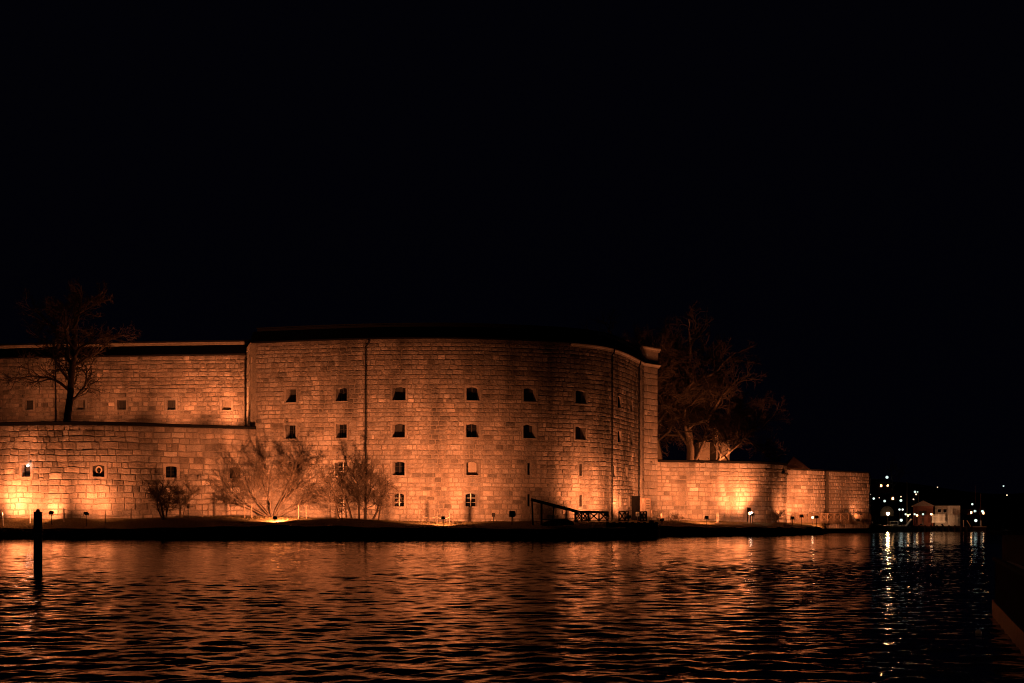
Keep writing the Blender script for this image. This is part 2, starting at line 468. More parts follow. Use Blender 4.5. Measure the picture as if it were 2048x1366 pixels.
TD = (.34, .3, .27)
def window(root, w, u, zc, wd, h, arch=.12, depth=.62, style='shutter', m=.2, label=None, sill=True, splay=0.0):
    z0, z1 = zc - h / 2, zc + h / 2; hw = wd / 2
    inner = [(u - hw, z0), (u - hw, z1 - arch)]
    K = 6 if arch > .02 else 1
    for k in range(1, K):
        t = k / K; inner.append((u - hw + wd * t, z1 - arch + arch * math.sin(math.pi * t)))
    inner += [(u + hw, z1 - arch), (u + hw, z0)]
    o0, o1, p0, p1 = u - hw - m, u + hw + m, z0 - m * .8, z1 + m
    outer = [(o0, p0), (o0, p1)] + [(o0 + (o1 - o0) * k / K, p1) for k in range(1, K)] + [(o1, p1), (o1, p0)]
    V = []; n = len(inner)
    for a in outer: V.append(w.f(a[0], a[1], .016))
    for a in inner: V.append(w.f(a[0], a[1], .016))
    for a in outer: V.append(w.f(a[0], a[1], -.12))
    for a in inner: V.append(w.f(u + (a[0] - u) * (1 - splay), a[1], -depth))
    Fc = []
    for i in range(n):
        j = (i + 1) % n
        Fc += [(i, j, n + j, n + i), (j, i, 2 * n + i, 2 * n + j), (n + i, n + j, 3 * n + j, 3 * n + i)]
    o = mobj('window', V, Fc, M_STONE2 if splay else M_DRESS, root, w.f(u, zc, 0), tone=tone_of(R, (.3, .26, .228), .05))
    if label: o['label'] = label
    # what fills the opening
    def bx(a, b_, c, d, e, f_): # u0 u1 z0 z1 d0 d1
        v = [w.f(x, z, dd) for x in (a, b_) for dd in (e, f_) for z in (c, d)]
        return v, [(0, 1, 3, 2), (4, 6, 7, 5), (0, 4, 5, 1), (2, 3, 7, 6), (0, 2, 6, 4), (1, 5, 7, 3)]
    d0 = -depth
    hw2 = hw + .02
    if style in ('shutter', 'pale', 'ring'):
        nb = 4 if wd > .6 else 1
        for k in range(nb):
            a = u - hw2 + 2 * hw2 * k / nb
            mb = MB(); mb.add(*bx(a + .006, a + 2 * hw2 / nb - .006, z0 - .02, z1 + .02, d0 + .02, d0 - .05))
            mb.build('shutter_board', M_PALEB if style == 'pale' else M_SHADEB, o)
        if style == 'pale':
            MB().add(*bx(u - .03, u + .03, z0, z1, d0 + .03, d0 + .09)).build('mullion', M_DRESS2, o)
        if style == 'ring':
            mb = MB(); c = w.f(u, zc + .12, d0 + .12)
            pts = [w.f(u + .27 * math.cos(t), zc + .12 + .33 * math.sin(t), d0 + .09) for t in np.linspace(0, 2 * math.pi, 19)]
            mb.tube(pts, .075, 6, cap=False); mb.build('round_frame', M_CREAM, o)
            MB().ball(c, .09).build('boss', M_IRON, o)
    elif style in ('glazed', 'white'):
        fm = M_WHITE if style == 'white' else M_SHADEB
        mb = MB(); mb.add(*bx(u - hw2, u + hw2, z0 - .02, z1 + .02, d0 - .04, d0 - .06)); mb.build('pane', M_GLASS, o)
        mb = MB()
        for a in (u - hw2, u - .05, u + hw2 - .1): mb.add(*bx(a, a + .1, z0, z1, d0, d0 + .07))
        mb.build('frame', fm, o)
        for q in (.33, .66):
            for a in (u - hw2 + .1, u + .05): MB().add(*bx(a, a + hw2 - .15, z0 + h * q - .02, z0 + h * q + .02, d0 + .01, d0 + .04)).build('glazing_bar', fm, o)
    else:
        MB().add(*bx(u - hw2, u + hw2, z0 - .02, z1 + .02, d0 - .02, d0 - .06)).build('recess_back', M_TAR, o)  # black panel: the dark of the slit put into its colour
    if sill:
        MB().add(*bx(u - hw - .1, u + hw + .1, z0 - .07, z0 + .012, .02, .08)).build('sill', M_DRESS2, o)
    return (o0, o1, p0, p1)
M_PALEB = plain('pale_boards', (.27, .23, .19), .85, .005, 14, .2)
M_SHADEB = plain('grey_boards', (.035, .032, .03), .85, .005, 14, .3)  # boards and frames near black: shade of the deep recess put into colour
M_DRESS2 = plain('sill_granite', (.27, .235, .205), .85, .01, 9, .2)

def downpipe(root, w, u, z0, z1, r=.085, elbow=True, d=.16, lab=None):
    mb = MB(); pts = [w.f(u, z0, d)] + [w.f(u, z0 + (z1 - z0) * k / 8, d) for k in range(1, 8)]
    if elbow: pts += [w.f(u, z1 - .7, d), w.f(u + .35, z1 - .35, d + .08), w.f(u + .38, z1, d + .12)]
    else: pts += [w.f(u, z1, d)]
    mb.tube(pts, r, 7); o = mb.build('downpipe', M_IRON, root, w.f(u, z0, d), smooth=True)
    z = z0 + 1.2
    while z < z1 - 1:
        MB().lathe(w.f(u, z, d), [(r * 1.35, -.04), (r * 1.35, .04)], 7).build('pipe_bracket', M_IRON, o); z += 2.6
    return o

# ------------------------------------------------------------------ THE ROUND TOWER
TT = 20.95
tw = Wall([(506, 123.5), (555, 122.8), (620, 121.9), (728, 120.8), (820, 120.3), (900, 120.2), (972, 120.7), (1049, 121.6), (1117, 122.7), (1157, 123.8), (1196, 125.4), (1223, 127.4), (1249, 131.0), (1275, 136.4), (1288, 139.4)])
tower = empty('round_tower', (-8, 128, 1.6), 'great round granite citadel tower with four rows of small windows above the bank', 'tower')
TB = (.33, .285, .25)
rows = {1: 15.2, 2: 11.28, 3: 7.26, 4: 3.92}
spec = []
for px, st in ((582, 'shutter'), (683, 'glazed'), (798, 'shutter'), (946, 'glazed'), (1060, 'shutter'), (1162, 'shutter')):
    rect = px < 600
    spec.append((px, 1, 1.2 if px < 700 else 1.4, 1.5, 0.0 if rect else .14, st))
for px, st in ((581, 'glazed'), (683, 'glazed'), (797, 'shutter'), (945, 'glazed'), (1059, 'shutter'), (1161, 'shutter')):
    spec.append((px, 2, 1.18 if px < 700 else 1.36, 1.5, 0.0 if px < 700 else .14, st))
for px, st in ((583, 'shutter'), (682, 'white'), (797, 'glazed'), (945, 'pale')):
    spec.append((px, 3, 1.3, 1.48, .14, st))
for px, st in ((683, 'white'), (796, 'white'), (943, 'white')):
    spec.append((px, 4, 1.28, 1.4, .14, st))
for px, r, ww in ((1058, 3, .34), (1161, 3, .34), (1058, 4, .34), (1161, 4, .34), (1239, 1, .8), (1263, 1, .6), (1239, 2, .8), (1263, 2, .55), (1283, 1, .5), (1283, 2, .5), (1229, 3, .4), (1253, 3, .35), (1239, 4, .4), (1258, 4, .35)):
    spec.append((px, r, ww, 1.3, 0.0, 'slit'))
holes = []
for px, r, ww, h, ar, st in spec:
    steep = px > 1225
    holes.append(window(tower, tw, tw.s_of(px), rows[r], ww + (.35 if steep else 0), h, ar, .85 if st != 'slit' else .2 if steep else .6, st, splay=.2, m=.2 if st != 'slit' else .14, sill=st != 'slit'))
du = tw.s_of(1272)
DR = (du - 1.6, du + 1.6, 1.2, 4.3)
masonry(tower, tw, .9, TT - .35, holes, [z + s for z in rows.values() for s in (-.96, .99)], .5, .8, M_STONE, .022, .022, .025, TB, .11, seed=3)
# tower door: dark opening with frame
def ubox(w, a, b_, c, d, e, f_):
    v = [w.f(x, z, dd) for x in (a, b_) for dd in (e, f_) for z in (c, d)]
    return v, [(0, 1, 3, 2), (4, 6, 7, 5), (0, 4, 5, 1), (2, 3, 7, 6), (0, 2, 6, 4), (1, 5, 7, 3)]
# cornice, roof
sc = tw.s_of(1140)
sweep(tower, tw, -.2, sc, [(-.3, TT - .35), (.02, TT - .35), (.02, TT), (-.3, TT)], M_STONE, 'cornice', tone=(.24, .2, .175))  # flush and darker than the right run: unlit edge put into shape and colour
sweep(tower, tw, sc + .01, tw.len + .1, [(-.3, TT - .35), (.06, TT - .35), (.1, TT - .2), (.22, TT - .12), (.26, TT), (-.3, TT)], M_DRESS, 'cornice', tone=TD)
sweep(tower, tw, -.2, tw.len + .1, [(.24, TT + .01), (.30, TT + .02), (.30, TT + .14), (-.42, TT + 1.35), (-.7, TT + 1.35), (-.7, TT + .01)], M_TAR, 'lower_roof')
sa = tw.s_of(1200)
for a_, b_, mt_ in ((.3, sa, M_TAR), (sa + .01, tw.len - 1, M_DRESS)):  # unlit run black, lit right end pale: the shade is put into the colour
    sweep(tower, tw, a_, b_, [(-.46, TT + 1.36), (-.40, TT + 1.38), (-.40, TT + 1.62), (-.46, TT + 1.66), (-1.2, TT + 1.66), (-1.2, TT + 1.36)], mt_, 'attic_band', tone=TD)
sweep(tower, tw, .2, tw.len - .6, [(-.3, TT + 1.67), (-.3, TT + 1.76), (-4.0, TT + 2.35), (-9.5, TT + 2.7), (-9.5, TT + 1.67)], M_TAR, 'upper_roof')
for px in (732.5, 1221.5, 1275.5):
    downpipe(tower, tw, tw.s_of(px), 1.5 if px < 1270 else 4.4, TT - .02)
# smooth pilaster by the corner
u = tw.s_of(1282); MB().add(*ubox(tw, u - .28, u + .28, 1.3, TT - .36, -.05, .12)).build('pilaster', M_DRESS, tower, tone=TD)
# right corner pier with its parapet block
def quoin_pier(root, x0, y0, x1, y1, z0, z1, depth, hc, base, proud=.03, mat=M_DRESS, name='pier_stone', seed=4, cols=3):
    w = Wall([(px_of(x0, y0), y0), (px_of(x1, y1), y1)], smooth=False)
    masonry(root, w, z0, z1, [], [], hc, w.len / cols * 1.1, mat, .03, proud, .01, base, .07, thick=depth, seed=seed, name=name)
    # side faces of the pier
    for (px_, py_) in ((x1, y1),):
        pass
    return w
pw = quoin_pier(tower, wx(1288, 139.3), 139.3, wx(1315.5, 141.3), 141.3, .9, TT - .3, 3.0, .72, (.33, .29, .26))
sweep(tower, pw, -.05, pw.len + .28, [(-3.2, TT - .29), (.05, TT - .29), (.1, TT - .15), (.3, TT), (.3, TT + .06), (-3.2, TT + .06)], M_DRESS, 'pier_cornice', tone=(.36, .32, .28))
zt = wz(698, 141.3)
sweep(tower, pw, -.55, pw.len - .05, [(-3.0, TT + .07), (-.12, TT + .07), (-.12, TT + .36), (-3.0, TT + .36)], M_TAR, 'parapet_base')  # black strip: shadow gap under the parapet block put into colour
sweep(tower, pw, -.6, pw.len + .02, [(-3.0, TT + .37), (.02, TT + .37), (.02, zt - .45), (-3.0, zt - .45)], M_DRESS, 'parapet_block', tone=(.33, .29, .26))
sweep(tower, pw, -1.0, pw.len + .3, [(-3.3, zt - .44), (.08, zt - .44), (.12, zt - .25), (.3, zt - .12), (.3, zt), (-3.3, zt)], M_DRESS, 'parapet_cornice', tone=(.36, .32, .28))
# left corner pier
lp = quoin_pier(tower, wx(493.5, 126.6), 126.6, wx(500.5, 123.2), 123.2, 1.2, TT + .1, 1.0, .8, (.5, .45, .38), cols=1, seed=6)
lp2 = quoin_pier(tower, wx(500.5, 123.2), 123.2, wx(506, 123.3), 123.3, 1.2, TT - .1, 1.0, .75, (.3, .26, .22), cols=1, seed=7)

# ------------------------------------------------------------------ LOWER LEFT RAMPART
lw = Wall([(-330, 128), (-200, 123.5), (-100, 120.2), (0, 117.8), (128, 116.5), (256, 117.8), (385, 120.4), (512, 122.6)])
low = empty('curved_rampart_wall', (wx(200, 120), 120, 1.8), 'low curved rampart wall of big granite blocks left of the round tower', 'wall')
ZL = 11.87
holes = []
for px, st in ((52, 'shutter'), (197, 'ring'), (343, 'glazed'), (470, 'shutter')):
    holes.append(window(low, lw, lw.s_of(px), 6.86, 1.02 if px < 100 else 1.15, 1.22, .1 if px > 100 else 0, .5, st, m=.26, sill=px == 1))
masonry(low, lw, 1.0, ZL - .3, holes, [5.95, 7.8], .66, 1.08, M_STONE2, .02, .026, .045, (.34, .29, .25), .15, u0=lw.s_of(-120), seed=8, wob=.05)
sweep(low, lw, lw.s_of(-300), lw.len, [(-1.7, ZL - .3), (.03, ZL - .3), (.03, ZL - .02), (-.3, ZL + .08), (-1.7, ZL + .02)], M_TAR, 'coping')
# terrace behind it
V = []; n = 60
for k in range(n + 1):
    u = lw.s_of(-300) + (lw.len - lw.s_of(-300)) * k / n
    a = lw.f(u, ZL - .25, -1.2); px = px_of(a[0], a[1]); V += [a, (wx(px, 131), 131, ZL - .25)]
mobj('terrace_ground', V, [(2 * k, 2 * k + 2, 2 * k + 3, 2 * k + 1) for k in range(n)], M_GRASS, kind='structure')

# ------------------------------------------------------------------ UPPER LEFT WING
ww_ = Wall([(-260, 133.5), (0, 129.6), (250, 127.9), (494, 126.6)])
wing = empty('barrack_wing', (wx(240, 128), 128, ZL), 'long upper barrack wing with a dark roof behind the leafless tree', 'building')
ZW = 20.2
holes = []
for px, st in ((58, 'shutter'), (161, 'pale'), (243, 'shutter'), (342, 'shutter'), (453, 'pale')):
    holes.append(window(wing, ww_, ww_.s_of(px), wz(810, interp(px, [(0, 129.6), (494, 126.6)])), 1.05, 1.1, 0, .45, st, m=.22, sill=False))
masonry(wing, ww_, ZL - 1.0, ZW, holes, [13.6, 15.6], .47, .84, M_STONE2, .022, .024, .035, (.31, .26, .22), .13, u0=ww_.s_of(-60), seed=12)
sweep(wing, ww_, ww_.s_of(-240), ww_.len - .1, [(.16, ZW + .01), (.18, ZW + .12), (-.5, ZW + 1.2), (-.8, ZW + 1.2), (-.8, ZW + .01)], M_TAR, 'lower_roof')
sweep(wing, ww_, ww_.s_of(-240), ww_.len - .0, [(-.48, ZW + 1.21), (-.40, ZW + 1.24), (-.40, ZW + 1.52), (-.48, ZW + 1.58), (-1.4, ZW + 1.58), (-1.4, ZW + 1.21)], M_CREAM, 'attic_band')
sweep(wing, ww_, ww_.s_of(-240), ww_.len + .2, [(-.34, ZW + 1.59), (-.34, ZW + 1.70), (-8, ZW + 2.1), (-8, ZW + 1.59)], M_TAR, 'upper_roof')
downpipe(wing, ww_, ww_.s_of(491), ZL - .2, ZW, r=.07)
downpipe(wing, ww_, ww_.s_of(112), ZL - .2, ZW, r=.06, elbow=False)

# ------------------------------------------------------------------ RIGHT RAMPARTS
rw = Wall([(1313, 143.2), (1360, 144.1), (1430, 145.4), (1500, 146.8), (1530, 147.6), (1545, 148.6), (1560, 150.2), (1574, 152.2)])
right = empty('curtain_wall', (wx(1440, 146), 146, 1.5), 'nearer low granite curtain wall right of the tower with a small doorway', 'wall')
ZR = 9.24
du2 = rw.s_of(1500)
hd = (du2 - .65, du2 + .65, 1.0, 3.6)
mb = MB().add(*ubox(rw, du2 - .65, du2 - .45, 1.0, 3.6, -.7, .05)); mb.add(*ubox(rw, du2 + .45, du2 + .65, 1.0, 3.6, -.7, .05)); mb.add(*ubox(rw, du2 - .45, du2 + .45, 3.4, 3.6, -.7, .05))
dd = mb.build('doorway', M_DRESS, right, rw.f(du2, 1.5, 0), tone=TD)
MB().add(*ubox(rw, du2 - .45, du2 + .45, 1.0, 3.4, -.65, -.58)).build('door_leaf', M_DARKWOOD, dd)
masonry(right, rw, .8, ZR - .12, [hd], [3.6], .58, .98, M_STONE2, .02, .024, .03, (.36, .315, .275), .08, seed=21)
sweep(right, rw, 0, rw.len, [(-1.7, ZR - .12), (.04, ZR - .12), (.04, ZR + .12), (-.4, ZR + .22), (-1.7, ZR + .12)], M_TAR, 'coping')
rw2 = Wall([(1560, 155.2), (1576, 156), (1620, 157.8), (1648, 159.8), (1656, 161.4), (1700, 164.2), (1738, 167.3)])
far = empty('outer_curtain_wall', (wx(1650, 160), 160, 1.4), 'farther curtain wall at the right end of the fortress with a timber railing below', 'wall')
ZR2 = 8.8
masonry(far, rw2, .6, ZR2 - .1, [], [2.9], .55, .9, M_STONE2, .02, .02, .03, (.37, .32, .285), .08, seed=23)
sweep(far, rw2, 0, rw2.len, [(-1.7, ZR2 - .1), (.04, ZR2 - .1), (.04, ZR2 + .06), (-1.7, ZR2 + .12)], M_TAR, 'coping')
u = rw2.s_of(1653)
MB().add(*ubox(rw2, u - .15, u + .05, 5.2, 5.5, .02, .07)).build('wall_box', M_IRON, far)
# end face of the second wall runs back out of sight
rw3 = Wall([(1738, 167.3), (1741, 172), (1738, 182)], smooth=False)
masonry(far, rw3, .6, ZR2 - .1, [], [], .75, 1.2, M_STONE2, .045, .04, .03, (.35, .3, .27), .08, seed=24, limit=0)
mb = MB(); u = rw2.s_of(1580)
while u < rw2.len - .2:
    h_ = R.uniform(1.15, 1.45); x_, y_, _z = rw2.f(u, 0, .45); g_ = interp(px_of(x_, y_), ZB)
    mb.add(*ubox(rw2, u, u + R.uniform(.08, .15), g_ - .1, g_ + h_, .42, .46)); u += R.uniform(.17, .26)
mb.add(*ubox(rw2, rw2.s_of(1580), rw2.s_of(1650), 2.2, 2.28, .38, .42))
r = empty('palisade', rw2.f(rw2.s_of(1650), 1.4, .45), 'low palisade of thin upright boards along the foot of the farther curtain wall', 'fence')
mb.build('upright_boards', M_WOOD, r, kind='stuff')
# rampart top behind right walls
V = []
for px in range(1300, 1741, 10):
    Y = (interp(px, YW)) + 1.5; V += [(wx(px, Y), Y, 7.9), (wx(px, 200), 200, 7.9)]
mobj('rampart_ground', V, [(2 * k, 2 * k + 2, 2 * k + 3, 2 * k + 1) for k in range(len(V) // 2 - 1)], M_GRASS, kind='structure')

# small house behind the rampart
def house(name, label, cat, px0, px1, Y, z0, pe, pr, dep, wm, rm, group=None, over=.35, axis='x'):
    x0, x1 = wx(px0, Y), wx(px1, Y); ze, zr = wz(pe, Y), wz(pr, Y)
    r = empty(name, ((x0 + x1) / 2, Y, z0), label, cat, group)
    MB().box(((x0 + x1) / 2, Y + dep / 2, (z0 + ze) / 2), (x1 - x0, dep, ze - z0)).build('wall', wm, r)
    if axis == 'x':   # ridge runs left-right
        v = [(x0 - over, Y - over, ze), (x1 + over, Y - over, ze), (x1 + over, Y + dep / 2, zr), (x0 - over, Y + dep / 2, zr), (x1 + over, Y + dep + over, ze), (x0 - over, Y + dep + over, ze)]
        f = [(0, 1, 2, 3), (3, 2, 4, 5), (0, 3, 5), (1, 4, 2), (0, 5, 4, 1)]
    elif axis == 'y':
        xm = (x0 + x1) / 2
        v = [(x0 - over, Y - over, ze), (xm, Y - over, zr), (x1 + over, Y - over, ze), (x0 - over, Y + dep + over, ze), (xm, Y + dep + over, zr), (x1 + over, Y + dep + over, ze)]
        f = [(0, 2, 1), (0, 1, 4, 3), (1, 2, 5, 4), (3, 4, 5), (0, 3, 5, 2)]
    else:             # pyramid
        v = [(x0 - over, Y - over, ze), (x1 + over, Y - over, ze), (x1 + over, Y + dep + over, ze), (x0 - over, Y + dep + over, ze), ((x0 + x1) / 2, Y + dep / 2, zr)]
        f = [(0, 1, 4), (1, 2, 4), (2, 3, 4), (3, 0, 4), (0, 3, 2, 1)]
    MB().add(v, f).build('roof', rm, r)
    return r
h = house('guard_house', 'small pale guard house behind the curtain wall under the bare tree', 'house', 1398, 1459, 170, 7.9, 884, 874, 7, M_CREAM, M_TAR)
MB().box((wx(1432.5, 169.6), 169.7, wz(872, 170)), (.5, .5, 1.4)).build('chimney', M_CREAM, h)
MB().box((wx(1426, 169.9), 169.93, (7.9 + wz(884, 170)) / 2), (.9, .1, wz(884, 170) - 8.0)).build('door', M_DARKWOOD, h)
M_TILE = plain('clay_tile', (.16, .1, .075), .85, .02, 6, .3)
h = house('tiled_turret', 'brown tiled pyramid roof peeping over the farther curtain wall', 'building', 1570, 1618, 164, 7.0, 938, 911, 4.0, M_CREAM, M_TILE, over=.1, axis='p')

# ------------------------------------------------------------------ trees
def branchset(rr, segs, p, d, Ln, r, lvl, maxl, prm):
    n = max(3, int(Ln / prm['seg'][lvl]) + 1); pts = [p]; rs = [r]
    q = Vector(p); dd = Vector(d).normalized()
    for k in range(n):
        dd = (dd + Vector((rr.gauss(0, 1), rr.gauss(0, 1), rr.gauss(0, 1))) * prm['wig'][lvl] + Vector((0, 0, prm['up'][lvl]))).normalized()
        q = q + dd * Ln / n; pts.append(q.copy()); rs.append(max(r * (1 - (k + 1) / n * (1 - prm['tap'][lvl])), prm.get('rmin', .012)))
    segs[lvl].append((pts, rs))
    if lvl >= maxl: return
    m = prm['kids'][lvl]
    for k in range(m):
        t = prm['t0'][lvl] + (1 - prm['t0'][lvl]) * (k + rr.random()) / m
        i = min(int(t * n), n - 1); a = pts[i].lerp(pts[i + 1], t * n - i)
        bd = (pts[i + 1] - pts[i]).normalized()
        side = Vector((rr.gauss(0, 1), rr.gauss(0, 1), rr.gauss(0, 1))); side = (side - bd * side.dot(bd)).normalized()
        sp = rr.uniform(*prm['spread'][lvl])
        nd = bd * math.cos(sp) + side * math.sin(sp)
        if 'flat' in prm and lvl == 0: nd.y *= .8
        L2 = Ln * rr.uniform(*prm['len'][lvl]) * (1.15 - .55 * t if lvl > 0 else prm['shape'](t))
        branchset(rr, segs, a, nd, L2, max(min(r * prm['rad'][lvl], rs[i] * .8), prm.get('rmin', .012)), lvl + 1, maxl, prm)
def tree(name, label, cat, base, stems, prm, seed, mats, group=None, trunk_lv=1, maxl=4, names=('trunk', 'limbs', 'crown')):
    rr = random.Random(seed); segs = [[] for _ in range(maxl + 1)]
    for d, Ln, r, off in stems: branchset(rr, segs, Vector(base) + Vector(off), d, Ln, r, 0, maxl, prm)
    root = empty(name, base, label, cat, group)
    for lo, hi, nm, mt, ns in ((0, 0, names[0], mats[0], 8), (1, trunk_lv, names[1], mats[1], 5), (trunk_lv + 1, maxl, names[2], mats[2], 3)):
        mb = MB()
        for l in range(lo, hi + 1):
            for pts, rs in segs[l]: mb.tube(pts, rs, ns, cap=False)
        if mb.v:
            if nm == names[2]: mobj(nm, mb.v, np.array(mb.f), mt, root)
            elif nm == names[0] and len(stems) > 1:
                for pts, rs in segs[0]: MB().tube(pts, rs, 6, cap=False).build('stem', mt, root, smooth=True)
            else: mb.build(nm, mt, root, smooth=True)
    return root

M_DTWIG2 = plain('reddish_twigs', (.08, .062, .05), .95, 0, 3, .3, spec=.05)
prmT = dict(seg=[1.0, .8, .6, .4, .3], wig=[.06, .2, .25, .28, .3], up=[.05, .07, .05, .03, .03], tap=[.42, .3, .4, .5, .6],
            kids=[17, 10, 8, 6, 0], t0=[.13, .2, .15, .1, 0], spread=[(.7, 1.25), (.4, .9), (.4, .9), (.4, 1)], len=[(.4, .55), (.4, .65), (.4, .65), (.4, .7)],
            rad=[.42, .5, .5, .6], shape=lambda t: .55 + .75 * math.sin(min(t * 1.25, 1) * 3.0) if t < .8 else .55, rmin=.013)
bz = ZL - .3
tree('leafless_tree', 'tall leafless tree on the terrace in front of the barrack wing', 'tree', (wx(133, 121.5), 121.5, bz),
     [((.03, 0, 1), 14.3, .42, (0, 0, 0))], dict(prmT, len=[(.34, .48), (.4, .65), (.4, .65), (.4, .7)], spread=[(.6, 1.15), (.4, .9), (.4, .9), (.4, 1)], kids=[16, 8, 6, 4, 0], rmin=.011), 51, (M_BARK, M_BARK, M_DTWIG2), 'bare trees around the fortress')
# right trees behind the curtain wall
prmB = dict(prmT); prmB.update(kids=[14, 8, 8, 5, 0], wig=[.11, .24, .3, .3, .3], t0=[.3, .2, .15, .1, 0], len=[(.52, .72), (.42, .66), (.42, .66), (.4, .7)], rad=[.45, .5, .5, .6], rmin=.014,
                        shape=lambda t: .7 + .4 * math.sin(min(t, 1) * 3.1), spread=[(.8, 1.4), (.4, 1), (.4, 1), (.4, 1)])
tree('leafless_tree', 'huge spreading leafless tree with crooked limbs beside the small guard house', 'tree', (wx(1384, 161), 161, 7.9),
     [((-.06, 0, 1), 15.5, .66, (0, 0, 0)), ((.9, -.1, .42), 10.5, .27, (.4, -.2, .8)), ((.62, -.2, .8), 10, .26, (.3, 0, 2.0)), ((-.6, -.1, .9), 7, .2, (-.3, 0, 4.0))], prmB, 7, (M_BARK2, M_BARK2, M_DTWIG2), 'bare trees around the fortress')
tree('leafless_tree', 'leafless tree rising right against the tower corner, behind the curtain wall', 'tree', (wx(1323, 158), 158, 7.9),
     [((.08, .1, 1), 14, .5, (0, 0, 0))], prmB, 17, (M_BARK2, M_BARK, M_DTWIG2), 'bare trees around the fortress')
tree('leafless_tree', 'faint high leafless crown showing above the roof at the tower right side', 'tree', (wx(1250, 172), 172, 7.9),
     [((0, 0, 1), 21, .6, (0, 0, 0))], prmB, 27, (M_BARK, M_BARK, M_DTWIG2), 'bare trees around the fortress')

M_DTWIG = plain('dark_twigs', (.09, .07, .052), .95, 0, 3, .3, spec=.05)  # darker than the stems: silhouette against the lit wall put into colour
M_BUSH = plain('bush_bark', (.14, .11, .085), .95, 0, 3, .3, spec=.1)
prmS = dict(seg=[.5, .4, .3, .25, .2], wig=[.12, .22, .24, .26, .3], up=[.03, .05, .05, .04, .03], tap=[.3, .3, .4, .5, .6],
            kids=[9, 8, 6, 0, 0], t0=[.25, .15, .1, .1, 0], spread=[(.35, .9), (.35, .9), (.3, .9), (.4, 1)], len=[(.4, .62), (.4, .65), (.45, .75), (.4, .7)],
            rad=[.45, .5, .6, .6], shape=lambda t: 1.05 - .45 * t, rmin=.011)
def bush(label, px, Y, stems, seed, mats, prm=None, maxl=3, name='bare_bush'):
    z = ground(px, Y) - .1
    return tree(name, label, 'bush', (wx(px, Y), Y, z), stems, prm or prmS, seed, mats, 'bare bushes below the walls', trunk_lv=1, maxl=maxl, names=('stem', 'branches', 'twigs'))
# big lit bush
st = []
for a, L_, r in ((-1.0, 6.6, .13), (-.78, 7.2, .12), (-.6, 6.2, .1), (-.38, 6.2, .1), (-.2, 5.2, .09), (-.02, 5.8, .1), (.16, 7.2, .11), (.3, 6.4, .1), (.48, 6.8, .12), (.66, 5.6, .1), (.95, 5.2, .11), (1.12, 5.8, .12)):
    st.append(((math.sin(a), R.uniform(-.25, .3), math.cos(a)), L_ * .92, r * .6, (math.sin(a) * .3, R.uniform(-.3, .3), 0)))
bush('large fan shaped bare bush brightly lit by the floodlight at its foot', 545, 119.0, st, 5, (M_BUSH, M_BUSH, M_DTWIG), prm=dict(prmS, rmin=.008, kids=[8, 8, 7, 0, 0], t0=[.35, .15, .1, .1, 0]))
st = []
for a, L_, r in ((-.34, 4.6, .15), (-.18, 4.9, .1), (-.04, 5.2, .12), (.1, 5.4, .12), (.24, 5.0, .1), (.42, 4.7, .12), (.55, 4.0, .09)):
    st.append(((math.sin(a), R.uniform(-.3, .3), math.cos(a)), L_ * 1.02, r, (a * 4.6, R.uniform(-.4, .4), 0)))
prmD = dict(prmS); prmD.update(kids=[12, 9, 7, 0, 0], t0=[.14, .15, .1, .1, 0], rmin=.0075, spread=[(.5, 1.2), (.4, 1.0), (.3, .9), (.4, 1)])
bush('dense dark bare bush on the mound in front of the tower downpipe', 708, 116.0, st, 9, (M_BARK, M_BUSH, M_BUSH), prm=prmD)
st = [((-.12, 0, 1), 4.2, .13, (0, 0, 0)), ((-.5, .1, .9), 3.2, .08, (-.1, 0, .1)), ((.35, 0, 1), 3.6, .07, (.1, .1, 0))]
bush('small dark bare tree below the third window of the rampart', 328, 114.4, st, 13, (M_BARK, M_TWIG, M_TWIG), prm=prmD)
st = [((.3, 0, 1), 3.6, .07, (0, 0, 0)), ((-.35, 0, 1), 2.8, .06, (0, 0, 0)), ((.0, 0, 1), 3.0, .05, (0, 0, 0))]
bush('thin pale sapling standing right of the small dark tree', 362, 115.6, st, 14, (M_BARK2, M_BARK2, M_BARK2))
st = [((R.uniform(-.7, .7), R.uniform(-.3, .3), 1), R.uniform(1.0, 1.7), .03, (R.uniform(-.6, .6), 0, 0)) for _ in range(9)]
bush('low scrubby bush at the dark bend of the nearer curtain wall', 1553, 145.5, st, 15, (M_BARK, M_BARK, M_TWIG), maxl=2)
st = [((R.uniform(-.9, .9), R.uniform(-.3, .3), 1), R.uniform(.5, 1.1), .02, (R.uniform(-.5, .5), 0, 0)) for _ in range(8)]
bush('little clump of stalks by the wall right of the tower pier', 1352, 139.5, st, 16, (M_BARK, M_BARK, M_TWIG), maxl=2)

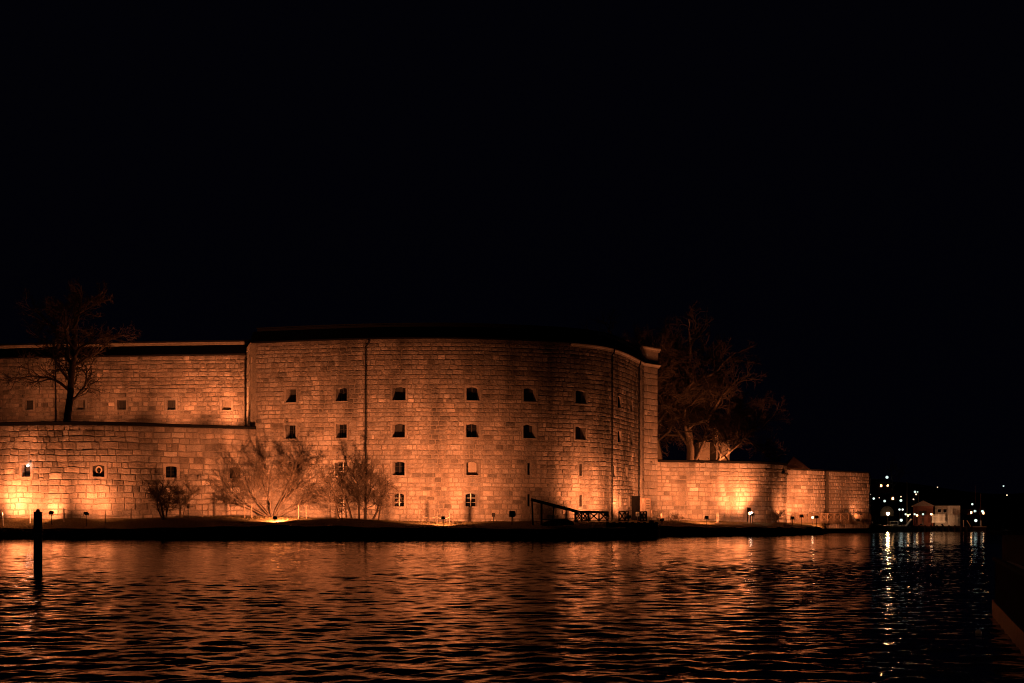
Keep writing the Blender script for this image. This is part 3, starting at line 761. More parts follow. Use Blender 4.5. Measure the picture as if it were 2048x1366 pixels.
# ------------------------------------------------------------------ floodlights
def floodlight(px, Y, py, aim, power, label, show=True, size=130, hd=(.46, .22, .36), zoff=0, z=None, base=None, blend=1.0, glow=True, col=None):
    x = wx(px, Y); zc = wz(py, Y) if z is None else z
    gz = base if base is not None else ground(px, Y)
    r = empty('floodlight', (x, Y, gz), label, 'floodlight', 'floodlights aimed up at the walls')
    MB().tube([(x, Y, gz - .1), (x, Y, max(zc - hd[2] * .4, gz + .02))], .035, 6).build('post', M_IRON, r)
    mb = MB(); s = hd[0] / 2 + .03
    mb.box((x - s, Y, zc - .08), (.03, .05, .3)); mb.box((x + s, Y, zc - .08), (.03, .05, .3)); mb.box((x, Y, zc - .235), (2 * s + .03, .05, .03)); mb.build('bracket', M_IRON, r)
    c = Vector((x, Y, zc)); A = Vector(aim) - c; dn = A.normalized()
    Mx = A.to_track_quat('-Z', 'Y').to_matrix()
    w_, d_, h_ = hd
    def fr(k, zz): return [Mx @ Vector((sx * w_ / 2 * k, sy * h_ / 2 * k, zz)) + c for sx, sy in ((-1, -1), (1, -1), (1, 1), (-1, 1))]
    v = fr(.55, d_ * .6) + fr(.95, d_ * .15) + fr(1, -d_ * .4) + fr(.86, -d_ * .4)+ fr(.8, -d_ * .3)
    f = [(0, 1, 2, 3)]
    for a in range(4):
        for k in range(4): k2 = (k + 1) % 4; f.append((a * 4 + k2, a * 4 + k, a * 4 + 4 + k, a * 4 + 4 + k2))
    hs = MB().add(v, f).build('housing', M_IRON, r)
    g = MB().add([p for p in fr(.82, -d_ * .33)], [(0, 1, 2, 3)]); g.build('lens', M_FLOOD, hs)
    ld = bpy.data.lights.new('floodlight_beam', 'SPOT'); ld.energy = power * POWER; ld.color = col or LAMP
    ld.spot_size = math.radians(size); ld.spot_blend = blend; ld.shadow_soft_size = .14
    lo = bpy.data.objects.new('floodlight_beam', ld); C.objects.link(lo)
    lo.parent = r; lo.location = c + dn * (d_ * .45 + .02) - WL[r.name]; lo.rotation_euler = A.to_track_quat('-Z', 'Y').to_euler()
    return r
def W3(w, px, z): return w.f(w.s_of(px), z, 0)
# (px, Y, py of head, aim point, power)
floodlight(103, 114.4, 1026, W3(lw, 60, 5.0), 800, 'floodlight on a thin post right beside the mooring pile outline', size=172)
floodlight(172.5, 113.9, 1027, W3(lw, 225, 7.0), 1150, 'floodlight on a post below the window with the round frame', size=165)
floodlight(-14, 114.3, 1026, W3(lw, 50, 5.1), 2300, 'floodlight just beyond the left edge of the picture', size=128)

floodlight(550, 109.0, 1036, W3(tw, 578, 6.0), 7900, 'floodlight at the foot of the large lit bush', hd=(.36, .2, .3), size=128)
floodlight(886.5, 108.5, 1036, W3(tw, 865, 5.6), 7900, 'lone floodlight on the lawn in front of the tower middle', hd=(.36, .2, .3), size=102, blend=.95)
floodlight(1213, 119.5, 1029, W3(tw, 1178, 5.5), 2300, 'floodlight shining left from the end of the timber railing', size=112)
floodlight(1258, 126.5, 1034, W3(tw, 1250, 8.0), 1300, 'floodlight between the two short timber railings')
floodlight(1324, 133.0, 1040, W3(pw, 1304, 12.0), 1500, 'floodlight on the grass right of the white framed board', size=120)
floodlight(1716, 163.5, 1040, W3(rw2, 1722, 6.0), 260, 'rightmost low floodlight on the far tip of the bank')
floodlight(1303, 125.0, 1044, (wx(1291, 131), 131, 3.2), 90, 'low floodlight on the landing aimed at the white framed board', size=60)  # added lamp, there only to lighten the board
floodlight(1413.5, 135.5, 1035, W3(rw, 1400, 6.5), 3800, 'floodlight on a post in front of the nearer curtain wall')
floodlight(1505, 142.6, 1029, W3(rw, 1468, 5.2), 3000, 'glaring floodlight beside the small doorway', size=88)
floodlight(1603, 148.0, 1032, W3(rw2, 1612, 5.2), 3000, 'tilted floodlight near the bend of the curtain wall', size=84)
floodlight(1633, 149.0, 1034, W3(rw2, 1690, 4.5), 2100, 'right one of two tilted floodlights before the farther curtain wall')
floodlight(1585, 147.2, 1036, W3(rw, 1572, 5.0), 700, 'small floodlight lighting the bright edge of the nearer curtain wall')
# terrace and courtyard lamps stand behind the parapets
for px, Y, pw_, lab in ((452, 123.6, 950, 'floodlight on the terrace near the tower corner'), (350, 123.4, 850, 'floodlight on the terrace below the middle wing windows'), (205, 123.3, 520, 'floodlight on the terrace right of the leafless tree'), (40, 123.2, 420, 'floodlight on the terrace left of the leafless tree')):
    floodlight(px, Y, 0, (wx(px, 128), 128, 19), pw_, lab, z=ZL - .02, base=ZL - .3, hd=(.36, .2, .2), size=130)
floodlight(1475, 158, 0, (wx(1412, 164), 164, 11), 1400, 'floodlight on the rampart right of the spreading tree', z=8.4, base=7.9, size=150)
floodlight(1610, 160.5, 0, (wx(1592, 165), 165, 10), 60, 'small floodlight behind the farther wall under the tiled turret', z=8.3, base=7.9, size=120)  # added out of sight so the turret roof shows
floodlight(1345, 152, 0, (wx(1300, 168), 168, 22), 350, 'floodlight on the rampart near the tower corner tree', z=8.3, base=7.9, size=120)
floodlight(1560, 156.5, 0, (wx(1500, 163), 163, 16), 450, 'floodlight on the rampart aimed at the low outer branches', z=8.3, base=7.9, size=70)

floodlight(1255, 168.5, 0, (wx(1250, 172), 172, 24), 330, 'floodlight behind the tower under the faint high tree', z=8.3, base=7.9, size=120)  # extra hidden lamp so the crown above the roof shows
# small glowing ball at the corner of the first rampart window
c = lw.f(lw.s_of(58.5), wz(932, 117.6), .22)
r = empty('wall_lamp', c, 'small glaring lamp at the upper corner of the leftmost rampart window', 'lamp')
MB().ball(c, .13, 8, 5).build('bulb', emit('glaring_bulb', (1, .9, .75), 14), r)
MB().bar((c[0], c[1], c[2]), lw.f(lw.s_of(58.5), c[2] + .1, -.02), .04).build('bracket', M_IRON, r)
# bulb by the doorway
c = (wx(1503, 143.6), 143.6, wz(1027, 143.6))
r = empty('door_lamp', (c[0], c[1], ground(1503, 143.6)), 'round white lamp on a short post in front of the small doorway', 'lamp')
MB().ball(c, .2, 10, 6).build('globe', emit('white_globe', (1, .93, .8), 14), r)
MB().tube([(c[0], c[1], c[2] - .2), (c[0], c[1], ground(1503, 143.6) - .1)], .06, 8).build('post', M_WHITE, r)
c = (wx(1625, 150.5), 150.5, wz(1035, 150.5))
r = empty('path_lamp', (c[0], c[1], c[2] - .9), 'small bright lamp among the posts in front of the farther curtain wall', 'lamp')
MB().ball(c, .13, 8, 5).build('globe', emit('path_globe', (1, .8, .5), 9), r)
MB().tube([(c[0], c[1], c[2] - .1), (c[0], c[1], c[2] - .95)], .03, 6).build('post', M_IRON, r)

# ------------------------------------------------------------------ rope fences and posts
def rope_fence(label, pts, h, rope=True, mat=None, hs=None):
    x0, Y0 = wx(pts[0][0], pts[0][1]), pts[0][1]
    r = empty('rope_fence', (x0, Y0, ground(*pts[0])), label, 'fence', 'rope fences on the lawn'); tops = []
    for px, Y in pts:
        x = wx(px, Y); z = ground(px, Y); hh = h * R.uniform(.92, 1.08)
        MB().tube([(x, Y, z - .2), (x + R.uniform(-.03, .03), Y, z + hh)], [.055, .045], 6).build('fence_post', mat or M_WOOD, r, (x, Y, z)); tops.append(Vector((x, Y, z + hh * .62)))
    if rope:
        for a, b_ in zip(tops[:-1], tops[1:]):
            q = [a.lerp(b_, t) - Vector((0, 0, .18 * 4 * t * (1 - t))) for t in (0, .2, .4, .6, .8, 1)]
            MB().tube(q, .018, 5).build('rope', M_WOOD, r)
rope_fence('rope fence on white posts at the far left edge of the lawn', [(-60, 115), (6, 114.9), (60, 115.2), (128, 114.9)], 1.35, mat=M_WHITE)
rope_fence('rope fence behind the floodlight under the round framed window', [(128.5, 115.2), (211, 114.8), (262, 115.3)], 1.25)
rope_fence('thin stakes and rope between the sapling and the lit bush', [(404, 115.4), (416.5, 115.2), (489.5, 114.8), (503.5, 114.8)], 1.35)
rope_fence('thin stakes and rope between the lit bush and the dense bush', [(597, 113.5), (613, 113.5), (660, 112.8), (684, 112.8)], 1.3)
rope_fence('rope fence right of the lone lawn floodlight', [(842, 113), (874, 112.6), (899, 111.6), (906, 112.6)], 1.2, mat=M_DARKWOOD)
rope_fence('rope fence between the white board and the curtain wall', [(1303, 135), (1322.5, 134.5), (1337.5, 135.5), (1433, 139.5)], 1.2)
rope_fence('stakes with a rope at the bend of the nearer curtain wall', [(1436, 142), (1498, 143.2)], 1.3, mat=M_WHITE)
rope_fence('pale stakes right of the scrubby bush', [(1544, 144), (1582, 145.5)], 1.25)

# ------------------------------------------------------------------ small signs and boards
M_FADED = plain('faded_white_paint', (.5, .44, .38), .8, .003, 6, .15)
def sign(name, label, px, Y, py0, py1, w, mat, postm=M_IRON, symbol=None):
    x = wx(px, Y); z = ground(px, Y); za, zb = wz(py1, Y), wz(py0, Y)
    r = empty(name, (x, Y, z), label, 'sign')
    MB().tube([(x, Y + .03, z - .2), (x, Y + .03, zb - .05)], .04, 6).build('post', postm, r)
    MB().box((x, Y - .02, (za + zb) / 2), (w, .04, zb - za)).build('panel', mat, r)
    if symbol:
        mb = MB(); pts = [(x + a * w * .5, Y - .06, (za + zb) / 2 + b_ * (zb - za) * .5) for a, b_ in symbol]; mb.tube(pts, .03, 5); mb.build('marking', M_IRON, r)
    return r
sign('notice_board', 'narrow dark board on a tall post between the sapling and the stakes', 376, 116.5, 1007, 1017, .3, M_DARKWOOD)
sign('notice_board', 'dark square notice board on a post left of the sloping beam', 1024, 111.5, 1022, 1034, .56, M_DARKWOOD)
sign('notice_board', 'small dark board low against the tower, left of the square notice board', 987, 117.5, 1026, 1033.5, .34, M_DARKWOOD)
sign('round_sign', 'narrow dark sign on a tall post beside the tall floodlight', 333, 115.6, 1001, 1010, .22, M_DARKWOOD) if False else None
sign('number_sign', 'small pale sign bearing a figure in front of the tower door', 1275, 127.0, 1024, 1032.5, .38, M_CREAM, M_WOOD, [(-.5, .4), (-.1, .65), (.35, .35), (.2, 0), (-.45, -.6), (.5, -.6)])
Yb = 133.0; x0, x1 = wx(1265, Yb), wx(1280, Yb); zt = wz(993, Yb)
r = empty('dark_booth', ((x0 + x1) / 2, Yb, 1.6), 'narrow black timber booth beside the white framed board at the tower foot', 'booth')
MB().box(((x0 + x1) / 2, Yb + .5, (1.4 + zt) / 2), (x1 - x0, 1.0, zt - 1.4)).build('cabin', M_IRON, r)
MB().box(((x0 + x1) / 2, Yb + .5, zt + .03), (x1 - x0 + .1, 1.1, .06)).build('roof', M_TAR, r)
d_ = MB().box(((x0 + x1) / 2, Yb - .02, (1.7 + zt) / 2), (.7, .04, zt - 1.9)).build('door', M_TAR, r)
MB().ball((x1 - .2, Yb - .07, 2.7), .04).build('handle', M_IRON, d_)
# big white notice board with cross braces and slatted side
Yb = 131.0; x0, x1 = wx(1280.5, Yb), wx(1301, Yb); za, zb = wz(1033, Yb), wz(997, Yb); zg = 1.45
r = empty('white_board', ((x0 + x1) / 2, Yb, zg), 'large white framed board with a cross brace and slats right of the tower door', 'board')
xm = x0 + (x1 - x0) * .5
MB().box(((x0 + x1) / 2, Yb + .03, (za + zb) / 2), (x1 - x0, .04, zb - za)).build('panel', M_FADED, r)
M_PINK = plain('faded_red_paint', (.42, .26, .18), .7, 0, 6, .2)
for a, b_ in (((x0, zb), (x1, zb)), ((x0, za), (x1, za)), ((x0, za), (x0, zb)), ((x1, za), (x1, zb)), ((xm, za), (xm, zb))):
    MB().bar((a[0], Yb - .02, a[1]), (b_[0], Yb - .02, b_[1]), .045, .06).build('frame_bar', M_PINK, r)
for a, b_ in (((x0 + .08, zb - .1), (xm - .08, za + .1)), ((xm - .08, zb - .1), (x0 + .08, za + .1))):
    MB().bar((a[0], Yb - .03, a[1]), (b_[0], Yb - .03, b_[1]), .05, .05).build('cross_brace', M_PINK, r)
for k in range(6):
    z = zb - .2 - k * (zb - za - .9) / 6; MB().box(((xm + x1) / 2, Yb - .02, z), ((x1 - xm) * .68, .03, .09)).build('slat', M_WOOD, r)
for x in (x0 + .05, x1 - .12): MB().box((x, Yb + .08, (zg + za) / 2 - .2), (.1, .08, za - zg + .6)).build('leg', M_WOOD, r)

# ------------------------------------------------------------------ landing stage, railings and sloping beam
LZ = 1.5
lx0, lx1 = wx(1205, 110), wx(1313, 116)
r = empty('landing_stage', (lx0, 115, LZ), 'dark timber landing stage at the waterline below the tower right side', 'landing stage')
V = [(wx(1215, 108.5), 108.5, 0), (wx(1312, 113.5), 113.5, 0), (wx(1318, 134), 134, 0), (wx(1225, 122), 122, 0)]
vv = [(a, b_, .95) for a, b_, _ in V] + [(a, b_, LZ - .06) for a, b_, _ in V]
MB().add(vv, [(0, 3, 2, 1), (4, 5, 6, 7), (0, 1, 5, 4), (1, 2, 6, 5), (2, 3, 7, 6), (3, 0, 4, 7)]).build('deck_frame', M_DARKWOOD, r)
nb = 40
for k in range(nb):
    t = (k + .5) / nb; a = Vector(V[0]).lerp(Vector(V[3]), t); b_ = Vector(V[1]).lerp(Vector(V[2]), t)
    MB().bar((a.x, a.y, LZ - .03), (b_.x, b_.y, LZ - .03), .36, .05).build('deck_plank', M_DARKWOOD, r)
for k in range(9):
    a = Vector(V[0]).lerp(Vector(V[1]), k / 8); MB().tube([(a.x, a.y - .16, -1.5), (a.x, a.y - .16, LZ + .1)], .15, 8).build('pile', M_DARKWOOD, r)
def xrail(label, pts, h, mat=M_DARKWOOD, w=.13, peak=0.0):
    r = empty('timber_railing', pts[0], label, 'railing', 'timber railings with crossed braces')
    for p in pts: MB().box((p[0], p[1], p[2] + h / 2), (w, w, h)).build('railing_post', mat, r)
    for p, q in zip(pts[:-1], pts[1:]):
        p, q = Vector(p), Vector(q); H = Vector((0, 0, h)); e = Vector((0, 0, .08)); off = Vector((0, -w * .6, 0))
        MB().bar(p + H + off, q + H + off, w * .9).build('top_rail', mat, r)
        MB().bar(p + e + off, q + e + off, w * .7).build('bottom_rail', mat, r)
        MB().bar(p + e + off, q + H + off, w * .7).build('cross_brace', mat, r)
        MB().bar(p + H + off * 1.9, q + e + off * 1.9, w * .7).build('cross_brace', mat, r)
    return r
def GP(px, py, Y): p = P3(px, py, Y); return (p.x, p.y, p.z)
xrail('long dark timber railing between the sloping beam and the glaring lamp', [GP(1150, 1043, 113), GP(1163, 1043, 113.5), GP(1177, 1043, 114), GP(1198, 1043, 115), GP(1216, 1043, 118)], 1.0)
xrail('dark timber railing running back from the beam foot', [GP(1152, 1044, 112), GP(1172, 1042, 118), GP(1180, 1041, 121)], 1.0)
xrail('short dark timber railing on the landing left of the tower door', [GP(1238, 1043, 116), GP(1250, 1042.5, 116.5), GP(1257, 1042.2, 119)], 1.0)
xrail('short dark timber railing in front of the white board', [GP(1281, 1043, 118), GP(1286.5, 1042.8, 119), GP(1293, 1042.6, 118.5)], 1.0)
xrail('weathered timber railing below the farther curtain wall', [GP(1642, 1043, 155), GP(1655, 1043, 155.5), GP(1668, 1043, 156), GP(1681, 1043, 156.5), GP(1697, 1043, 157)], 1.1, mat=M_WOOD, w=.07)
r = empty('sloping_beam', GP(1062, 1035, 112), 'long dark timber beam sloping down from a trestle to the railing', 'beam')
a, b_ = Vector(P3(1062, 999, 112)), Vector(P3(1158, 1024, 113)); c2 = Vector(P3(1212, 1026, 117))
MB().bar(a, b_, .22, .28).build('beam', M_DARKWOOD, r); MB().bar(b_, c2, .12, .14).build('lower_rail', M_DARKWOOD, r)
MB().bar(Vector(P3(1083, 1004, 112.3)), Vector(P3(1083, 1052, 112.3)), .2).build('trestle_leg', M_DARKWOOD, r)
MB().bar(Vector(P3(1064, 1001, 112.3)), Vector(P3(1066, 1052, 112.6)), .16).build('trestle_leg', M_DARKWOOD, r)
MB().bar(Vector(P3(1108, 1011, 112.5)), Vector(P3(1104, 1052, 112.6)), .12).build('trestle_leg', M_DARKWOOD, r)
# rowing boat hauled out under the beam: dark bulk on the bank
r = empty('upturned_boat', GP(1110, 1048, 109), 'dark upturned rowing boat lying on the bank under the sloping beam', 'boat')
mb = MB(); A = P3(1085, 1049, 108); B_ = P3(1148, 1047, 110); n = 10; V = []; Fc = []
for k in range(n + 1):
    t = k / n; c = A.lerp(B_, t); wdt = .75 * math.sin(math.pi * (t * .9 + .08)) ** .6; hh = .65 * (math.sin(math.pi * (t * .9 + .05)) ** .5)
    for j in range(7):
        an = math.pi * j / 6; V.append((c.x, c.y - math.cos(an) * wdt, c.z - .5 + math.sin(an) * hh + .35))
for k in range(n):
    for j in range(6): q = k * 7 + j; Fc.append((q, q + 1, q + 8, q + 7))
mobj('hull', V, Fc, M_DARKWOOD, r, smooth=True)
MB().bar(A + Vector((0, 0, .46)), B_ + Vector((0, 0, .46)), .07).build('keel', M_DARKWOOD, r)

# ------------------------------------------------------------------ mooring pile in the foreground
Yp = CAMH * F / (1143 - HY); x = wx(76, Yp); k = Yp / F
r = empty('mooring_pile', (x, Yp, 0), 'thick black mooring pile with a stepped cap rising from the water', 'mooring pile')
zt = wz(1026, Yp); rr_ = 8.2 * k
M_PILE = plain('wet_pile', (.02, .02, .018), .6, .03, 5, .4)
MB().lathe((x, Yp, 0), [(rr_ * .98, -2), (rr_ * 1.02, -.05), (rr_, .4), (rr_ * .99, zt * .5), (rr_ * .96, zt)], 18).build('shaft', M_PILE, r, smooth=True)
MB().lathe((x, Yp, zt), [(rr_ * 1.0, 0), (rr_ * 1.0, .03), (rr_ * .5, .05), (rr_ * .45, .1), (rr_ * .2, .14)], 18).build('cap', M_PILE, r)
for zz in (.5, 1.5): MB().lathe((x, Yp, zz), [(rr_ * 1.03, -.03), (rr_ * 1.03, .03)], 18).build('iron_band', M_IRON, r)

# ------------------------------------------------------------------ workboat at the right edge
Yc = 21.5; xb = wx(1990, Yc)
r = empty('moored_workboat', (xb + 1.5, 18, 0), 'dark red moored workboat at the right edge with a lit handrail', 'boat')
M_HULL = plain('dark_red_hull', (.022, .009, .007), .95, .004, 3, .3, spec=.03)
M_HULLB = plain('brown_rubbing_strake', (.2, .085, .05), .5, .01, 6, .3, spec=.5)  # strake paler and glossier than the hull: lit lower band put into colour
M_CAB = plain('cabin_paint', (.2, .12, .08), .6, .003, 4, .2)
p0 = (xb, Yc); p1 = (wx(2075, 14.0), 14.0); bw = 3.2
zh = 1.04
def side(z0, z1, off, nm, mt, th=.08):
    a = (p0[0] - off, p0[1]); b2 = (p1[0] - off, p1[1])
    v = [(a[0], a[1], z0), (b2[0], b2[1], z0), (b2[0] + th, b2[1], z0), (a[0] + th, a[1], z0)]
    v += [(q[0], q[1], z1) for q in v]
    return MB().add(v, [(0, 1, 5, 4), (1, 2, 6, 5), (2, 3, 7, 6), (3, 0, 4, 7), (4, 5, 6, 7), (3, 2, 1, 0)]).build(nm, mt, r)
v = [(p0[0], p0[1], -.6), (p1[0], p1[1], -.6), (p1[0] + bw, p1[1], -.6), (p0[0] + bw, p0[1] + .8, -.6)]
v += [(q[0], q[1], zh) for q in v]
MB().add(v, [(0, 1, 5, 4), (1, 2, 6, 5), (2, 3, 7, 6), (3, 0, 4, 7), (4, 5, 6, 7), (3, 2, 1, 0)]).build('hull', M_HULL, r)
side(-.2, .3, .06, 'rubbing_strake', M_HULLB)
side(zh, zh + .06, .05, 'gunwale', M_DARKWOOD)
cx0 = wx(2032, 19.5)
MB().box((cx0 + 1.2, 18.6, 1.2), (2.4, 2.6, .7), rz=.1).build('cabin', M_CAB, r)
MB().box((cx0 + 1.2, 18.6, 1.58), (2.7, 2.9, .07), rz=.1).build('cabin_roof', M_DARKWOOD, r)
MB().box((cx0 + .35, 17.28, 1.3), (.55, .04, .4), rz=.1).build('cabin_window', M_GLASS, r)
a = P3(2014, 1124, 19.8); b_ = P3(2060, 1141, 15.5)
MB().tube([a, a.lerp(b_, .5), b_], .026, 6).build('handrail', M_CREAM, r)
for t in (.02, .5, .95):
    q = a.lerp(b_, t); MB().tube([q, (q.x, q.y, zh)], .02, 6).build('stanchion', M_HULL, r)
q = P3(1996, 1116, 21.2); MB().tube([(q.x, q.y, zh), (q.x, q.y, q.z)], [.03, .02], 6).build('flag_staff', M_DARKWOOD, r)
for px, py, rad, lab in ((1957, 1266, .045, 'small orange float drifting off the workboat bow'), (1979.5, 1231, .03, 'tiny orange float close to the workboat corner')):
    Y = CAMH * F / (py + 1 - HY); p = (wx(px, Y), Y, .02)
    r2 = empty('float', p, lab, 'float', 'small orange floats by the workboat')  # small orange balls at the water surface
    MB().ball(p, rad, 10, 6).build('body', plain('orange_float', (.9, .5, .25), .4), r2, smooth=True)
    MB().tube([(p[0], p[1], p[2] + rad * .9), (p[0], p[1], p[2] + rad * 1.5)], rad * .2, 6).build('eye', M_IRON, r2)
# unseen lamp added off to the right to light the workboat
lq = (9.5, 9.0, 5.2)
r = empty('quay_lamp', (lq[0], lq[1], 0), 'quay lamp post beside the workboat just outside the picture', 'lamp')
MB().tube([(lq[0], lq[1], -1), (lq[0], lq[1], 5.1)], .06, 8).build('post', M_IRON, r)
MB().ball((lq[0], lq[1], 5.35), .14).build('globe', M_LO, r)
ld = bpy.data.lights.new('quay_lamp_light', 'POINT'); ld.energy = 110; ld.color = (1, .4, .15); ld.shadow_soft_size = .15
lo = bpy.data.objects.new('quay_lamp_light', ld); C.objects.link(lo); lo.parent = r; lo.location = (0, 0, 5.1)

# ------------------------------------------------------------------ FAR HARBOUR on the right
M_HILL = plain('night_hillside', (.012, .014, .011), 1, .0, .3, .3, spec=0)
V = []; cols = list(range(1700, 2700, 25)); prof = [(200, .4), (230, 1.2), (260, 4), (310, 10), (380, 14), (700, 16)]
for px in cols:
    for Y, z in prof:
        hgt = z * (1.0 if px < 2080 else .9) * (.9 + .15 * math.sin(px * .013 + Y * .01))
        V.append((wx(px, Y), Y, hgt if Y > 200 else -.5))
m = len(prof)
mobj('far_hillside', V, [(i * m + j, (i + 1) * m + j, (i + 1) * m + j + 1, i * m + j + 1) for i in range(len(cols) - 1) for j in range(m - 1)], M_HILL, kind='structure')

YD = 186.0
def FB(name, mat, parent, px0, px1, py0, py1, Y, dep, rz=0):
    x0, x1 = wx(px0, Y), wx(px1, Y); z0, z1 = wz(py1, Y), wz(py0, Y)
    return MB().box(((x0 + x1) / 2, Y + dep / 2, (z0 + z1) / 2), (x1 - x0, dep, z1 - z0)).build(name, mat, parent)
# boathouse (gable front) and cream hall
r = house('boathouse', 'reddish brown gabled boathouse on the far dock beside the mast', 'boathouse', 1826, 1866.5, YD + 6, .7, 1012, 1001, 9, M_REDWOOD, M_TILE, axis='y', over=.3)
FB('door', M_DARKWOOD, r, 1839, 1853, 1022, 1050, YD + 5.9, .1); 
for k in range(7): FB('board', M_REDWOOD, r, 1828 + k * 5.4, 1832 + k * 5.4, 1013, 1052, YD + 5.94, .05)
r = empty('harbour_hall', (wx(1893, YD + 6), YD + 6, .7), 'long pale plastered hall next to the brown boathouse', 'building')
FB('wall', M_CREAM, r, 1867.5, 1918, 1011.5, 1052, YD + 6.5, 8)
FB('roof', M_TAR, r, 1866.8, 1919, 1009.8, 1011.3, YD + 6.2, 9)
for px in (1873, 1884): 
    w_ = FB('window', M_WHITE, r, px, px + 8.5, 1017, 1026, YD + 6.4, .08); FB('pane', M_GLASS, w_, px + 1, px + 7.5, 1018.3, 1024.7, YD + 6.36, .03)
for o_ in [o for o in C.objects if o.parent is None and o.name.split('.')[0] in ('boathouse', 'harbour_hall')]:
    o_.rotation_euler = (0, 0, -math.atan2(o_.location.x, o_.location.y)); o_.scale = (.94, 1, 1)
# dock
r = empty('far_dock', (wx(1870, YD), YD, .7), 'low dark dock in front of the far boathouse and hall', 'dock')
FB('deck', M_DARKWOOD, r, 1822, 1945, 1052.6, 1056, YD, 6)
FB('quay_face', M_EARTH, r, 1783, 1946, 1056, 1066, YD + .5, 6)
for px in range(1826, 1946, 12): x = wx(px, YD - .1); MB().tube([(x, YD - .1, -1), (x, YD - .1, .95)], .14, 7).build('pile', M_DARKWOOD, r)
r = empty('gangway', (wx(1800, YD), YD, .7), 'white edged low gangway bending up to the boathouse', 'gangway')
for a, b_ in (((1782, 1053), (1812, 1052.4)), ((1812, 1052.4), (1823, 1038))): MB().bar(P3(*a, YD), P3(*b_, YD), .8, .12).build('white_edge', M_WHITE, r)
FB('pontoon', M_WOOD, r, 1782, 1826, 1054, 1062, YD + .4, 3)
r = empty('bathing_platform', (wx(1958, YD), YD, .7), 'white edged platform with a pale post under a lamp at the dock right end', 'platform')
FB('white_edge', M_WHITE, r, 1946, 1973, 1053, 1054.2, YD, 2.5); FB('pontoon', M_DARKWOOD, r, 1947, 1972, 1054.4, 1062, YD + .1, 2.2)
FB('pale_post', M_CREAM, r, 1961, 1963.6, 1041, 1053, YD + .5, .2)
MB().bar(P3(1934, 1041, YD), P3(1941.5, 1053, YD), .12).build('stair_rail', M_WHITE, r); MB().bar(P3(1927, 1040, YD), P3(1927, 1054, YD), .13).build('rail_post', M_WHITE, r)
for px_, aim_, pw_, lab_ in ((1884, (1882, 2.8), 130, 'dock floodlight shining on the pale plastered hall'), (1842, (1846, 2.5), 45, 'dock floodlight shining on the brown boathouse front')):  # both lamps added to brighten the hall and boathouse fronts
    floodlight(px_, YD + 1.2, 0, (wx(aim_[0], YD + 6.5), YD + 6.5, aim_[1] + .8), pw_, lab_, z=1.05, base=.72, size=130, hd=(.3, .18, .2), col=(1, .52, .27))
# picket fence
for px0, px1, ya, yb, lab in ((1836, 1859.5, 1029.5, 1050, 'brown picket fence in front of the boathouse door'), (1862, 1892, 1028, 1046, 'pale picket fence in front of the hall windows'), (1897, 1918, 1030, 1051, 'dim picket fence at the right end of the hall')):
    Y = YD + 4; r = empty('picket_fence', (wx(px0, Y), Y, .7), lab, 'fence', 'picket fences on the far dock')
    mt = M_REDWOOD if px0 < 1850 else M_CREAM
    n = int((px1 - px0) / 2.4)
    for k in range(n): FB('picket', mt, r, px0 + k * 2.4, px0 + k * 2.4 + 1.3, ya + (k % 2) * .4, yb, Y, .05)
    for q in (.25, .8): FB('rail', mt, r, px0, px1, ya + (yb - ya) * q, ya + (yb - ya) * q + .8, Y + .07, .05)
# masts
def mast(label, px, Y, py0, py1, rad, mat):
    x = wx(px, Y); r = empty('mast', (x, Y, wz(py1, Y)), label, 'mast', 'masts in the far harbour')
    MB().tube([(x, Y, wz(py1, Y)), (x, Y, wz(py0, Y))], [rad, rad * .6], 7).build('pole', mat, r)
    MB().ball((x, Y, wz(py0, Y)), rad * 1.1, 7, 4).build('truck', mat, r)
mast('tall thick timber mast left of the boathouse', 1814, YD + 3, 966, 1048, .17, M_WOOD)
mast('thin pole with lamps above the boathouse ridge', 1837.5, YD + 10, 984, 1004, .07, M_WOOD)
mast('faint thin mast above the right end lamps', 1950.5, YD + 12, 972, 1040, .05, M_WOOD)
mast('second faint mast near the harbour right end', 1961.5, YD + 12, 988, 1040, .07, M_WOOD)
# dome shaped boat shelter and little boats
r = empty('dome_shelter', (wx(1774, 215), 215, 1.5), 'grey dome shaped boat shelter behind the bright orange quay lamp', 'shelter')
c = P3(1774, 1026, 215); M_GREY = plain('grey_canvas', (.32, .33, .32), .8, .01, 3, .2)
MB().lathe((c.x, c.y, c.z), [(1.25, -.6), (1.2, 0), (1.12, .5), (.85, .95), (.45, 1.2), (.1, 1.28)], 18).build('canvas', M_GREY, r, smooth=True)
for k in range(6):
    an = math.pi * k / 6; pts = [(c.x + math.cos(t) * math.cos(an) * 1.24, c.y + math.cos(t) * math.sin(an) * 1.24, c.z + math.sin(t) * 1.3) for t in np.linspace(0, math.pi, 12)]
    MB().tube(pts, .03, 5).build('hoop', M_GREY, r)
def boat(label, px, Y, L_, hm, cab):
    x = wx(px, Y); r = empty('moored_boat', (x, Y, 0), label, 'boat', 'small boats moored in the far harbour')
    V = []; Fc = []; n = 8
    for k in range(n + 1):
        t = k / n; wd = .95 * (1 - max(0, (t - .45) / .55) ** 2.2) + .02; zt_ = .75 + .35 * t * t
        for s_, z in ((-1, zt_), (-.75, -.1), (.75, -.1), (1, zt_)): V.append((x + (t - .5) * L_, Y + s_ * wd, z))
    for k in range(n):
        for j in range(3): q = k * 4 + j; Fc.append((q, q + 4, q + 5, q + 1))
        q = k * 4; Fc.append((q + 3, q + 7, q + 4, q))
    Fc.append((0, 1, 2, 3)); mobj('hull', V, Fc, hm, r)
    if cab:
        MB().box((x - .1 * L_, Y, 1.25), (L_ * .34, 1.2, .75)).build('cabin', M_WHITE, r)
        MB().box((x - .1 * L_, Y - .61, 1.32), (L_ * .26, .03, .3)).build('cabin_window', M_GLASS, r)
